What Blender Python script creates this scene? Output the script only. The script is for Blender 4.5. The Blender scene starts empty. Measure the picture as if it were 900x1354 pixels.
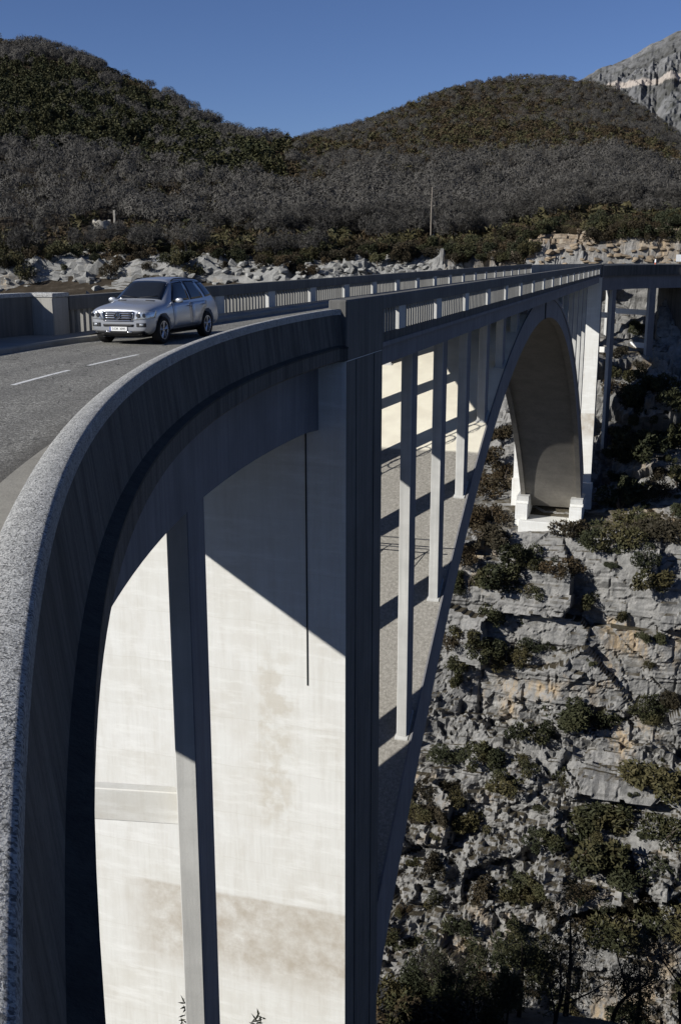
import bpy, bmesh, math, random
import numpy as np
from mathutils import Vector, Matrix
from mathutils.bvhtree import BVHTree

scene = bpy.context.scene
COL = scene.collection
R = math.radians
sin, cos, pi = math.sin, math.cos, math.pi

# ------------------------------------------------------------------ camera
CAM_Z = 2.4
F_PX, CX, CY, YH = 1400.0, 450.0, 677.0, 336.0          # measured on the 900 x 1354 photograph
PITCH = math.atan((CY - YH) / F_PX)
cam = bpy.data.cameras.new('camera')
cam.sensor_fit = 'VERTICAL'
cam.sensor_height = 36.0
cam.lens = F_PX / 1354.0 * 36.0
cam.clip_start = 0.05
cam.clip_end = 9000
cam_o = bpy.data.objects.new('camera', cam)
COL.objects.link(cam_o)
cam_o.location = (0, 0, CAM_Z)
cam_o.rotation_euler = (pi / 2 - PITCH, 0, 0)
scene.camera = cam_o

# ------------------------------------------------------------------ sky and sun
SUN_HEAD, SUN_EL = R(64.0), R(27.0)                      # direction the light travels (from +Y to +X), elevation
world = bpy.data.worlds.new('World')
scene.world = world
world.use_nodes = True
wn = world.node_tree
for nd in list(wn.nodes):
    wn.nodes.remove(nd)
w_out = wn.nodes.new('ShaderNodeOutputWorld')
w_bg = wn.nodes.new('ShaderNodeBackground')
w_sky = wn.nodes.new('ShaderNodeTexSky')
w_sky.sky_type = 'NISHITA'
w_sky.sun_disc = False
w_sky.sun_elevation = SUN_EL
w_sky.sun_rotation = SUN_HEAD + pi
w_sky.altitude = 2000
w_sky.air_density = 1.0
w_sky.dust_density = 0.0
w_sky.ozone_density = 5.0
w_bg.inputs['Strength'].default_value = 0.055
w_mul = wn.nodes.new('ShaderNodeMix')
w_mul.data_type = 'RGBA'
w_mul.blend_type = 'MULTIPLY'
w_mul.inputs[0].default_value = 1.0
w_mul.inputs[7].default_value = (1.02, 0.98, 1.16, 1)      # the photograph's clear winter blue
wn.links.new(w_sky.outputs[0], w_mul.inputs[6])
wn.links.new(w_mul.outputs[2], w_bg.inputs['Color'])
wn.links.new(w_bg.outputs[0], w_out.inputs['Surface'])
sun = bpy.data.lights.new('sun', 'SUN')
sun.energy = 5.0
sun.angle = R(0.5)
sun.color = (1.0, 0.975, 0.93)
sun_o = bpy.data.objects.new('sun', sun)
COL.objects.link(sun_o)
sd = Vector((sin(SUN_HEAD) * cos(SUN_EL), cos(SUN_HEAD) * cos(SUN_EL), -sin(SUN_EL)))
sun_o.rotation_euler = sd.to_track_quat('-Z', 'Y').to_euler()
sun_o.location = (-30, -30, 60)
scene.view_settings.view_transform = 'Standard'
scene.view_settings.look = 'None'
scene.view_settings.exposure = 0.3
scene.view_settings.gamma = 1.0
scene.cycles.max_bounces = 5
scene.cycles.diffuse_bounces = 3

# ------------------------------------------------------------------ bridge axis
AZ = math.atan(440 / (F_PX * cos(PITCH) + 341 * sin(PITCH)))
AV = np.array([sin(AZ), cos(AZ)])                        # along the bridge
NV = np.array([cos(AZ), -sin(AZ)])                       # to its right
P0 = np.array([0.02, 28.0])
CN = np.array([40.93, 14.11])                            # centre of the near curve
RN = 43.36
PHI0 = math.atan2(P0[1] - CN[1], P0[0] - CN[0])
LM = 109.4                                               # length of the straight
RF = 25.0                                                # radius of the far curve
P1 = P0 + AV * LM


def path(s, n):
    if s < 0:
        ph = PHI0 - s / RN
        return CN + (RN - n) * np.array([cos(ph), sin(ph)])
    if s <= LM:
        return P0 + AV * s + NV * n
    th = (s - LM) / RF
    return P1 + RF * NV + (RF - n) * (-NV * cos(th) + AV * sin(th))


def B(l, n, z):
    p = P0 + AV * l + NV * n
    return (float(p[0]), float(p[1]), z)


def S(s, n, z):
    p = path(s, n)
    return (float(p[0]), float(p[1]), z)


# ------------------------------------------------------------------ helpers
def obj(name, verts, faces, mat=None, parent=None, smooth=False, mats=None, midx=None):
    me = bpy.data.meshes.new(name)
    if isinstance(verts, np.ndarray):
        verts = verts.tolist()
    if isinstance(faces, np.ndarray):
        faces = faces.tolist()
    me.from_pydata(verts, [], faces)
    me.update()
    return meobj(name, me, mat, parent, smooth)


def meobj(name, me, mat=None, parent=None, smooth=False):
    if mat is not None:
        me.materials.append(mat)
    if smooth:
        me.polygons.foreach_set('use_smooth', [True] * len(me.polygons))
    o = bpy.data.objects.new(name, me)
    COL.objects.link(o)
    if parent is not None:
        put(o, parent)
    return o


WM = {}


def put(o, parent):
    o.parent = parent
    o.matrix_parent_inverse = WM.get(parent.name, Matrix.Identity(4)).inverted()


def empty(name, loc, rz=0.0):
    o = bpy.data.objects.new(name, None)
    COL.objects.link(o)
    o.location = loc
    o.rotation_euler = (0, 0, rz)
    o.empty_display_size = 0.3
    WM[o.name] = Matrix.Translation(loc) @ Matrix.Rotation(rz, 4, 'Z')
    return o


def tag(o, label=None, cat=None, group=None, kind=None):
    if label: o['label'] = label
    if cat: o['category'] = cat
    if group: o['group'] = group
    if kind: o['kind'] = kind
    return o


def fix(faces, verts):
    bm = bmesh.new()
    return bm


def recalc(o):
    bm = bmesh.new()
    bm.from_mesh(o.data)
    bmesh.ops.recalc_face_normals(bm, faces=bm.faces)
    bm.to_mesh(o.data)
    bm.free()
    return o


def shade_side(o):
    """paint shade into the side faces that look right, using darker concrete"""
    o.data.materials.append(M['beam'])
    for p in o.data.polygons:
        if p.normal.x * NV[0] + p.normal.y * NV[1] > .75: p.material_index = 1  # right-facing sides coloured darker to deepen their shade
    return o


def bevel(o, w, seg=2, ang=30):
    bm = bmesh.new()
    bm.from_mesh(o.data)
    ed = [e for e in bm.edges if len(e.link_faces) == 2 and e.calc_face_angle(0) > R(ang)]
    bmesh.ops.bevel(bm, geom=ed, offset=w, segments=seg, affect='EDGES', profile=0.5)
    bm.to_mesh(o.data)
    bm.free()
    return o


BOXF = [(0, 3, 2, 1), (4, 5, 6, 7), (0, 1, 5, 4), (1, 2, 6, 5), (2, 3, 7, 6), (3, 0, 4, 7)]


def hexa(pts8, name, mat, parent, bev=0.0):
    o = recalc(obj(name, pts8, BOXF, mat, parent))
    if bev: bevel(o, bev, 1)
    return o


def bbox(l0, l1, n0, n1, z0, z1, name, mat, parent, bev=0.0, f=B):
    """block in bridge coordinates"""
    q = [(l0, n0), (l1, n0), (l1, n1), (l0, n1)]
    return hexa([f(a, b, z0) for a, b in q] + [f(a, b, z1) for a, b in q], name, mat, parent, bev)


def sweep(profile, svals, name, mat, parent=None, smooth=False, zf=None):
    """closed (n, z) polygon swept along the bridge path"""
    m = len(profile)
    V, Fc = [], []
    for s in svals:
        for (n, z) in profile:
            V.append(S(s, n, z + (zf(s) if zf else 0)))
    for i in range(len(svals) - 1):
        for j in range(m):
            k = (j + 1) % m
            Fc.append((i * m + j, i * m + k, (i + 1) * m + k, (i + 1) * m + j))
    Fc.append(tuple(range(m)))
    Fc.append(tuple((len(svals) - 1) * m + j for j in reversed(range(m))))
    o = recalc(obj(name, V, Fc, mat, parent))
    if smooth:
        o.data.polygons.foreach_set('use_smooth', [True] * len(o.data.polygons))
    return o


def ribbon(n0, n1, z, svals, name, mat, parent=None):
    V, Fc = [], []
    for s in svals:
        V += [S(s, n0, z), S(s, n1, z)]
    for i in range(len(svals) - 1):
        Fc.append((2 * i, 2 * i + 1, 2 * i + 3, 2 * i + 2))
    return obj(name, V, Fc, mat, parent)


def tube(pts, rad, sides=6):
    """verts, faces of a tube through pts; rad a number or a list"""
    V, Fc = [], []
    pts = [Vector(p) for p in pts]
    rr = rad if isinstance(rad, (list, tuple)) else [rad] * len(pts)
    for i, p in enumerate(pts):
        d = (pts[min(i + 1, len(pts) - 1)] - pts[max(i - 1, 0)]).normalized()
        u = d.cross(Vector((0, 0, 1)) if abs(d.z) < 0.9 else Vector((1, 0, 0))).normalized()
        v = d.cross(u)
        for k in range(sides):
            t = 2 * pi * k / sides
            V.append(tuple(p + (u * cos(t) + v * sin(t)) * rr[i]))
    for i in range(len(pts) - 1):
        for k in range(sides):
            j = (k + 1) % sides
            Fc.append((i * sides + k, i * sides + j, (i + 1) * sides + j, (i + 1) * sides + k))
    Fc.append(tuple(reversed(range(sides))))
    Fc.append(tuple((len(pts) - 1) * sides + k for k in range(sides)))
    return V, Fc


def join(parts):
    V, Fc = [], []
    for v, f in parts:
        b = len(V)
        V += list(v)
        Fc += [tuple(b + i for i in q) for q in f]
    return V, Fc


# ------------------------------------------------------------------ noise in numpy
def hash2(ix, iy, seed):
    h = (ix.astype(np.int64) * 374761393 + iy.astype(np.int64) * 668265263 + seed * 1442695041) & 0xffffffff
    h = ((h ^ (h >> 13)) * 1274126177) & 0xffffffff
    h = h ^ (h >> 16)
    return (h & 0xffffff) / float(0xffffff)


def vnoise(x, y, seed=0):
    x = np.asarray(x, float); y = np.asarray(y, float)
    ix, iy = np.floor(x), np.floor(y)
    fx, fy = x - ix, y - iy
    ix = ix.astype(np.int64); iy = iy.astype(np.int64)
    fx = fx * fx * (3 - 2 * fx); fy = fy * fy * (3 - 2 * fy)
    a, b = hash2(ix, iy, seed), hash2(ix + 1, iy, seed)
    c, d = hash2(ix, iy + 1, seed), hash2(ix + 1, iy + 1, seed)
    return (a * (1 - fx) + b * fx) * (1 - fy) + (c * (1 - fx) + d * fx) * fy


def fbm(x, y, oct=4, seed=0, ridged=False):
    t, amp, tot = 0, 1.0, 0
    for o in range(oct):
        v = vnoise(x * 2 ** o, y * 2 ** o, seed + o * 17)
        if ridged: v = 1 - abs(2 * v - 1)
        t = t + v * amp
        tot += amp
        amp *= 0.5
    return t / tot


def cells(x, y, seed):
    """jittered cells: F1, F2, three random values of the nearest cell and the offset from its centre"""
    ix, iy = np.floor(x).astype(np.int64), np.floor(y).astype(np.int64)
    f1 = np.full(x.shape, 9.0); f2 = np.full(x.shape, 9.0)
    r1, r2, r3, ox, oy = (np.zeros(x.shape) for _ in range(5))
    for dx in (-1, 0, 1):
        for dy in (-1, 0, 1):
            cx, cy = ix + dx, iy + dy
            px = cx + 0.05 + 0.9 * hash2(cx, cy, seed)
            py = cy + 0.1 + 0.8 * hash2(cx, cy, seed + 1)
            d = np.maximum(abs(x - px), abs(y - py)) * 0.6 + np.hypot(x - px, y - py) * 0.4
            c1 = d < f1
            f2 = np.where(c1, f1, np.minimum(f2, d))
            r1 = np.where(c1, hash2(cx, cy, seed + 2), r1)
            r2 = np.where(c1, hash2(cx, cy, seed + 3), r2)
            r3 = np.where(c1, hash2(cx, cy, seed + 4), r3)
            ox = np.where(c1, x - px, ox); oy = np.where(c1, y - py, oy)
            f1 = np.where(c1, d, f1)
    return f1, f2, r1, r2, r3, ox, oy


def facets(x, y, seed, tilt):
    f1, f2, r1, r2, r3, ox, oy = cells(x, y, seed)
    return (r1 - 0.5) + tilt * ((r2 - 0.5) * ox + (r3 - 0.5) * oy), f2 - f1


def sstep(a, b, x):
    t = np.clip((x - a) / (b - a), 0, 1)
    return t * t * (3 - 2 * t)


# ------------------------------------------------------------------ materials
class NT:
    def __init__(self, name, rough=0.85, spec=0.3, metal=0.0):
        self.m = bpy.data.materials.new(name)
        self.m.use_nodes = True
        self.t = self.m.node_tree
        self.p = self.t.nodes['Principled BSDF']
        self.p.inputs['Roughness'].default_value = rough
        self.p.inputs['Specular IOR Level'].default_value = spec
        self.p.inputs['Metallic'].default_value = metal
        self.geo = None

    def n(self, typ, **kw):
        nd = self.t.nodes.new(typ)
        for k, v in kw.items():
            if k.startswith('i_'):
                nd.inputs[k[2:].replace('_', ' ')].default_value = v
            else:
                setattr(nd, k, v)
        return nd

    def l(self, a, b):
        self.t.links.new(a, b)

    def pos(self):
        if self.geo is None:
            self.geo = self.n('ShaderNodeNewGeometry')
        return self.geo.outputs['Position']

    def map(self, scale=(1, 1, 1), rot=0.0, src=None):
        mp = self.n('ShaderNodeMapping')
        mp.inputs['Scale'].default_value = scale
        mp.inputs['Rotation'].default_value = (0, 0, rot)
        self.l(src or self.pos(), mp.inputs['Vector'])
        return mp.outputs[0]

    def noise(self, scale, vec=None, detail=4, rough=0.55, dist=0.0):
        nd = self.n('ShaderNodeTexNoise')
        nd.inputs['Scale'].default_value = scale
        nd.inputs['Detail'].default_value = detail
        nd.inputs['Roughness'].default_value = rough
        nd.inputs['Distortion'].default_value = dist
        self.l(vec or self.pos(), nd.inputs['Vector'])
        return nd.outputs['Fac']

    def ramp(self, fac, stops, interp='LINEAR'):
        nd = self.n('ShaderNodeValToRGB')
        nd.color_ramp.interpolation = interp
        el = nd.color_ramp.elements
        while len(el) < len(stops):
            el.new(0.5)
        for e, (p, c) in zip(el, stops):
            e.position = p
            e.color = c if len(c) == 4 else (*c, 1)
        self.l(fac, nd.inputs[0])
        return nd.outputs[0]

    def f(self, fac, a, b):
        """scalar ramp a..b"""
        nd = self.n('ShaderNodeMapRange')
        nd.inputs['From Min'].default_value = a
        nd.inputs['From Max'].default_value = b
        self.l(fac, nd.inputs['Value'])
        return nd.outputs[0]

    def math(self, op, a, b=None):
        nd = self.n('ShaderNodeMath', operation=op)
        for i, v in enumerate((a, b)):
            if v is None: continue
            if isinstance(v, (int, float)): nd.inputs[i].default_value = v
            else: self.l(v, nd.inputs[i])
        return nd.outputs[0]

    def mix(self, fac, a, b, mode='MIX'):
        nd = self.n('ShaderNodeMix', data_type='RGBA', blend_type=mode)
        for s, v in ((nd.inputs[0], fac), (nd.inputs[6], a), (nd.inputs[7], b)):
            if isinstance(v, (int, float)): s.default_value = v
            elif isinstance(v, tuple): s.default_value = (*v, 1) if len(v) == 3 else v
            else: self.l(v, s)
        return nd.outputs[2]

    def color(self, c):
        if isinstance(c, tuple): self.p.inputs['Base Color'].default_value = (*c, 1)
        else: self.l(c, self.p.inputs['Base Color'])
        return self

    def bump(self, h, strength=0.3, dist=0.02, prev=None):
        nd = self.n('ShaderNodeBump')
        nd.inputs['Strength'].default_value = strength
        nd.inputs['Distance'].default_value = dist
        self.l(h, nd.inputs['Height'])
        if prev is not None: self.l(prev, nd.inputs['Normal'])
        self.l(nd.outputs[0], self.p.inputs['Normal'])
        return nd.outputs[0]

    def sep(self, v=None):
        nd = self.n('ShaderNodeSeparateXYZ')
        self.l(v or self.pos(), nd.inputs[0])
        return nd.outputs

    def dot(self, vec, off=0.0):
        nd = self.n('ShaderNodeVectorMath', operation='DOT_PRODUCT')
        self.l(self.pos(), nd.inputs[0])
        nd.inputs[1].default_value = vec
        return self.math('ADD', nd.outputs['Value'], off)

    def bridge_coords(self):
        """(n, l, z) of the bridge's own axes"""
        n_ = self.dot((NV[0], NV[1], 0), -float(P0 @ NV))
        l_ = self.dot((AV[0], AV[1], 0), -float(P0 @ AV))
        z_ = self.sep()[2]
        cb = self.n('ShaderNodeCombineXYZ')
        self.l(n_, cb.inputs[0]); self.l(l_, cb.inputs[1]); self.l(z_, cb.inputs[2])
        return n_, l_, z_, cb.outputs[0]


def plain(name, c, rough=0.6, spec=0.4, metal=0.0, var=0.15, scale=6.0):
    t = NT(name, rough, spec, metal)
    nz = t.noise(scale)
    a = tuple(x * (1 - var) for x in c); b = tuple(min(1, x * (1 + var)) for x in c)
    t.color(t.ramp(nz, [(0.3, a), (0.7, b)]))
    return t.m


def concrete(name, base, dark, streak=0.5, bump=0.25, speck=0.3, rot=0.0):
    """weathered concrete: blotches, vertical run marks, pour lines, pitted surface"""
    t = NT(name, 0.9, 0.2)
    big = t.noise(0.55, detail=6, rough=0.6)
    run = t.noise(1.0, t.map((6.5, 6.5, 0.3)), detail=6, rough=0.7)
    drip = t.noise(1.0, t.map((2.2, 2.2, 0.12)), detail=5, rough=0.65)
    fine = t.noise(28, detail=5, rough=0.7)
    lift = t.noise(1.0, t.map((0.15, 0.15, 2.2)), detail=3)
    c = t.mix(t.f(big, 0.38, 0.68), base, tuple(x * 0.78 for x in base))
    c = t.mix(t.math('MULTIPLY', t.f(run, 0.42, 0.66), streak), c, dark)
    c = t.mix(t.math('MULTIPLY', t.f(drip, 0.5, 0.66), min(1, streak * .9)), c, dark)
    c = t.mix(t.math('MULTIPLY', t.f(lift, 0.52, 0.7), 0.35), c, tuple(x * 0.7 for x in base))
    c = t.mix(t.math('MULTIPLY', t.f(fine, 0.5, 0.72), speck), c, dark)
    t.color(c)
    b = t.bump(fine, bump, 0.03)
    t.bump(run, bump * 0.5, 0.03, b)
    return t.m


M = {}
M['concrete'] = concrete('weathered concrete', (0.36, 0.345, 0.31), (0.13, 0.125, 0.115), 0.35)
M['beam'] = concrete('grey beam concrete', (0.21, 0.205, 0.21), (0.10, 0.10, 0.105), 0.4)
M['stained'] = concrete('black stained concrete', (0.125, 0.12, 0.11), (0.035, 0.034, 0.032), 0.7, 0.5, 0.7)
M['moss'] = concrete('mossy dark ledge', (0.05, 0.05, 0.045), (0.02, 0.02, 0.02), 0.6, 0.5)
M['weathered'] = concrete('shade-darkened weathered concrete', (0.15, 0.146, 0.135), (0.06, 0.058, 0.055), 0.5, 0.3)  # weathered concrete, base darkened to paint in the shade of unlit faces
M['column'] = concrete('pale column concrete', (0.52, 0.515, 0.485), (0.27, 0.265, 0.25), 0.3, 0.15, 0.2)
M['baluster'] = concrete('grey baluster concrete', (0.27, 0.265, 0.245), (0.13, 0.125, 0.115), 0.4)
M['intrados'] = concrete('vault underside concrete', (0.27, 0.25, 0.215), (0.16, 0.145, 0.125), 0.35, 0.12, 0.15)


def pier_mat():
    t = NT('cream pier concrete', 0.9, 0.2)
    n_, l_, z_, v = t.bridge_coords()
    wob = t.noise(0.9, v, 4)
    # formwork lifts: slightly different tint for every pour
    cb = t.n('ShaderNodeCombineXYZ')
    t.l(n_, cb.inputs[0]); t.l(t.math('ADD', z_, t.math('MULTIPLY', wob, 0.16)), cb.inputs[1])
    br = t.n('ShaderNodeTexBrick', offset=0.4)
    br.inputs['Scale'].default_value = 1.0
    br.inputs['Brick Width'].default_value = 6.3
    br.inputs['Row Height'].default_value = 1.55
    br.inputs['Mortar Size'].default_value = 0.02
    br.inputs['Mortar Smooth'].default_value = 0.6
    br.inputs['Color1'].default_value = (0.675, 0.672, 0.64, 1)
    br.inputs['Color2'].default_value = (0.645, 0.64, 0.60, 1)
    br.inputs['Mortar'].default_value = (0.62, 0.612, 0.57, 1)
    t.l(cb.outputs[0], br.inputs['Vector'])
    c = br.outputs['Color']
    big = t.noise(0.5, v, 7, 0.65)
    mp = t.n('ShaderNodeMapping'); mp.inputs['Scale'].default_value = (2.6, 2.6, 0.35); t.l(v, mp.inputs[0])
    run = t.noise(1.0, mp.outputs[0], 6, 0.7)
    mp2 = t.n('ShaderNodeMapping'); mp2.inputs['Scale'].default_value = (0.5, 0.5, 2.8); t.l(v, mp2.inputs[0])
    hor = t.noise(1.0, mp2.outputs[0], 6, 0.7)
    fine = t.noise(22, v, 5, 0.7)
    tan = (0.52, 0.49, 0.425)
    c = t.mix(t.math('MULTIPLY', t.f(big, 0.48, 0.68), 0.42), c, tan)
    mpb = t.n('ShaderNodeMapping'); mpb.inputs['Scale'].default_value = (9.0, 9.0, 0.5); t.l(v, mpb.inputs[0])
    board = t.noise(1.0, mpb.outputs[0], 3, 0.6)
    c = t.mix(t.math('MULTIPLY', t.f(board, 0.45, 0.7), 0.22), c, (0.50, 0.485, 0.44))
    c = t.mix(t.math('MULTIPLY', t.f(run, 0.48, 0.70), 0.34), c, (0.48, 0.45, 0.39))
    c = t.mix(t.math('MULTIPLY', t.f(hor, 0.5, 0.68), 0.6), c, (0.77, 0.77, 0.74))
    # brown band of old formwork low down
    low = t.math('MULTIPLY', t.f(t.math('ADD', z_, t.math('MULTIPLY', wob, 0.12)), -16.75, -16.85), t.math('MULTIPLY', t.f(z_, -20.2, -19.0), t.f(n_, -7.4, -6.0)))
    c = t.mix(t.math('MULTIPLY', t.math('MULTIPLY', low, 0.9), t.f(t.noise(1.3, v, 6, 0.7), 0.25, 0.62)), c, (0.40, 0.355, 0.29))
    # tall brownish patch
    nw = t.math('ADD', n_, t.math('MULTIPLY', t.math('SUBTRACT', t.noise(2.2, v, 4, 0.6), 0.5), 0.7))
    pn = t.math('MULTIPLY', t.f(nw, -2.75, -2.35), t.f(nw, -1.3, -1.6))
    pz = t.math('MULTIPLY', t.f(z_, -14.8, -13.6), t.f(z_, -8.4, -9.4))
    pm = t.math('MULTIPLY', t.math('MULTIPLY', pn, pz), t.f(t.noise(1.6, v, 5, 0.6), 0.42, 0.56))
    c = t.mix(t.math('MULTIPLY', pm, 0.38), c, (0.42, 0.365, 0.27))
    c = t.mix(t.math('MULTIPLY', t.f(fine, 0.55, 0.75), 0.25), c, (0.42, 0.40, 0.35))
    t.color(c)
    b = t.bump(fine, 0.15, 0.02)
    t.bump(hor, 0.12, 0.03, b)
    return t.m


M['pier'] = pier_mat()


def extrados_mat():
    t = NT('vault top concrete', 0.95, 0.15)
    n_, l_, z_, v = t.bridge_coords()
    fine = t.noise(9, v, 6, 0.75)
    grit = t.noise(34, v, 4, 0.8)
    big = t.noise(0.7, v, 5)
    clean = t.mix(t.f(big, 0.4, 0.7), (0.70, 0.66, 0.54), (0.60, 0.555, 0.45))
    rough = t.ramp(fine, [(0.3, (0.15, 0.14, 0.12)), (0.52, (0.26, 0.245, 0.215)), (0.72, (0.40, 0.38, 0.34))])
    rough = t.mix(t.math('MULTIPLY', t.f(grit, 0.5, 0.7), 0.6), rough, (0.12, 0.11, 0.095))
    edge = t.math('ADD', l_, t.math('MULTIPLY', big, 0.5))
    c = t.mix(t.f(edge, 26.8, 27.0), rough, clean)
    t.color(c)
    t.bump(grit, 0.4, 0.05)
    return t.m


M['extrados'] = extrados_mat()


def coping_mat():
    t = NT('rough parapet top', 0.95, 0.2)
    a = t.noise(9, detail=8, rough=0.75)
    g = t.noise(120, detail=3, rough=0.75)
    v = t.n('ShaderNodeTexVoronoi'); v.inputs['Scale'].default_value = 95
    t.l(t.pos(), v.inputs['Vector'])
    vs = t.sep(v.outputs['Color'])[0]
    c = t.ramp(a, [(0.3, (0.40, 0.398, 0.38)), (0.5, (0.55, 0.545, 0.52)), (0.68, (0.68, 0.675, 0.645))])
    c = t.mix(t.f(vs, 0.45, 0.95), c, (0.14, 0.14, 0.135))
    c = t.mix(t.math('MULTIPLY', t.f(g, 0.50, 0.62), t.f(t.noise(2.5, detail=4), 0.3, 0.7)), c, (0.08, 0.08, 0.077))
    t.color(c)
    b = t.bump(a, 0.6, 0.03)
    b = t.bump(v.outputs['Distance'], 0.9, 0.010, b)
    t.bump(g, 1.0, 0.012, b)
    return t.m


M['coping'] = coping_mat()


def asphalt_mat():
    t = NT('worn asphalt', 0.9, 0.25)
    g = t.n('ShaderNodeTexVoronoi'); g.inputs['Scale'].default_value = 42
    t.l(t.pos(), g.inputs['Vector'])
    gs = t.sep(g.outputs['Color'])[0]
    a = t.noise(0.35, detail=5)
    st = t.noise(60, detail=3, rough=0.8)
    c = t.ramp(gs, [(0.0, (0.07, 0.068, 0.06)), (0.5, (0.17, 0.164, 0.145)), (0.85, (0.29, 0.28, 0.25)), (1.0, (0.45, 0.44, 0.40))])
    c = t.mix(t.math('MULTIPLY', t.f(a, 0.4, 0.7), 0.45), c, (0.12, 0.116, 0.105))
    ds = t.n('ShaderNodeVectorMath', operation='DISTANCE')
    t.l(t.pos(), ds.inputs[0]); ds.inputs[1].default_value = (CN[0], CN[1], 0)
    nn = t.math('SUBTRACT', RN, t.math('ADD', ds.outputs['Value'], t.math('MULTIPLY', t.noise(0.8, detail=3), 0.4)))
    for c0 in (-2.4, -3.9, -5.4, -6.9):                       # wheel tracks
        tr = t.math('MULTIPLY', t.f(nn, c0 - .45, c0 - .1), t.f(nn, c0 + .45, c0 + .1))
        c = t.mix(t.math('MULTIPLY', tr, 0.3), c, (0.09, 0.087, 0.08))
    c = t.mix(t.math('MULTIPLY', t.f(nn, -1.95, -1.6), 0.75), c, (0.075, 0.07, 0.06))
    cr = t.n('ShaderNodeTexVoronoi', feature='DISTANCE_TO_EDGE'); cr.inputs['Scale'].default_value = 0.45
    mpc = t.n('ShaderNodeMapping'); t.l(t.pos(), mpc.inputs[0])
    wv = t.n('ShaderNodeTexNoise'); wv.inputs['Scale'].default_value = 1.5; t.l(t.pos(), wv.inputs['Vector'])
    mxv = t.n('ShaderNodeVectorMath', operation='ADD'); t.l(mpc.outputs[0], mxv.inputs[0]); t.l(wv.outputs['Color'], mxv.inputs[1])
    t.l(mxv.outputs[0], cr.inputs['Vector'])
    c = t.mix(t.math('MULTIPLY', t.f(cr.outputs['Distance'], 0.008, 0.003), 0.7), c, (0.03, 0.03, 0.028))
    t.color(c)
    b = t.bump(g.outputs['Distance'], 0.5, 0.012)
    t.bump(st, 0.3, 0.01, b)
    return t.m


M['asphalt'] = asphalt_mat()
M['kerb'] = concrete('dusty kerb concrete', (0.30, 0.285, 0.245), (0.15, 0.14, 0.12), 0.2, 0.3, 0.4)


def paint_mat():
    t = NT('worn white road paint', 0.7, 0.3)
    a = t.noise(14, detail=6, rough=0.7)
    t.color(t.ramp(a, [(0.36, (0.22, 0.21, 0.20)), (0.46, (0.62, 0.62, 0.60)), (1, (0.72, 0.72, 0.70))]))
    return t.m


M['paint'] = paint_mat()
M['steel'] = plain('dark painted steel', (0.05, 0.05, 0.052), 0.6, 0.4)
M['wood'] = plain('grey weathered pole wood', (0.20, 0.175, 0.145), 0.9, 0.1, var=0.3)


def rock_mat():
    t = NT('grey limestone', 0.95, 0.15)
    n_, l_, z_, v = t.bridge_coords()
    big = t.noise(0.12, v, 6, 0.6)
    mid = t.noise(0.9, v, 7, 0.7)
    fine = t.noise(5.5, v, 6, 0.75)
    mp = t.n('ShaderNodeMapping'); mp.inputs['Scale'].default_value = (1.3, 1.3, 0.16); t.l(v, mp.inputs[0])
    run = t.noise(1.0, mp.outputs[0], 6, 0.7)
    c = t.ramp(mid, [(0.28, (0.12, 0.118, 0.112)), (0.5, (0.215, 0.21, 0.198)), (0.72, (0.315, 0.305, 0.287))])
    c = t.mix(t.math('MULTIPLY', t.f(run, 0.5, 0.72), 0.55), c, (0.075, 0.078, 0.082))
    c = t.mix(t.math('MULTIPLY', t.f(fine, 0.52, 0.72), 0.6), c, (0.05, 0.048, 0.042))
    # cream and orange scars on bare faces
    ob = t.math('MULTIPLY', t.f(big, 0.55, 0.66), t.f(run, 0.42, 0.56))
    c = t.mix(t.math('MULTIPLY', ob, 0.8), c, (0.36, 0.27, 0.165))
    # blasted rock cut behind the far end of the road
    cut = t.math('MULTIPLY', t.f(l_, 139.0, 141.0), t.f(n_, -24, -14))
    oc = t.ramp(mid, [(0.3, (0.13, 0.095, 0.06)), (0.5, (0.26, 0.195, 0.13)), (0.7, (0.36, 0.315, 0.245))])
    mps = t.n('ShaderNodeMapping'); mps.inputs['Scale'].default_value = (0.25, 0.25, 3.2); t.l(v, mps.inputs[0])
    strat = t.noise(1.0, mps.outputs[0], 5, 0.7)
    oc = t.mix(t.math('MULTIPLY', t.f(strat, 0.48, 0.6), 0.75), oc, (0.07, 0.055, 0.04))
    c = t.mix(t.math('MULTIPLY', cut, 0.85), c, oc)
    # pale scoured limestone along the rim further left
    rim = t.math('MULTIPLY', t.f(l_, 126, 130), t.f(n_, -22, -34))
    pc = t.ramp(fine, [(0.3, (0.10, 0.10, 0.095)), (0.5, (0.26, 0.26, 0.245)), (0.7, (0.40, 0.395, 0.375))])
    c = t.mix(t.math('MULTIPLY', rim, 0.4), c, pc)
    # soil and dry grass where it lies flat
    nz = t.sep(t.geo.outputs['Normal'])[2]
    flat = t.f(t.math('ADD', nz, t.math('MULTIPLY', mid, 0.25)), 0.96, 1.10)
    sc = t.ramp(fine, [(0.3, (0.03, 0.025, 0.016)), (0.55, (0.085, 0.072, 0.048)), (0.75, (0.18, 0.162, 0.13))])
    c = t.mix(flat, c, sc)
    t.color(c)
    b = t.bump(fine, 0.55, 0.14)
    b = t.bump(t.noise(22, v, 4, 0.75), 0.5, 0.05, b)
    return t.m


M['rock'] = rock_mat()


def hill_mat():
    t = NT('dry scrub ground', 0.95, 0.1)
    a = t.noise(0.05, detail=7, rough=0.65)
    b = t.noise(0.5, detail=6, rough=0.7)
    c = t.ramp(b, [(0.3, (0.018, 0.015, 0.011)), (0.55, (0.045, 0.036, 0.026)), (0.74, (0.10, 0.088, 0.07))])
    c = t.mix(t.math('MULTIPLY', t.f(a, 0.4, 0.65), .6), c, (0.04, 0.031, 0.021))
    c = t.mix(t.f(b, 0.72, 0.76), c, (0.36, 0.35, 0.32))
    t.color(c)
    t.bump(b, 0.6, 0.6)
    return t.m


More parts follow.
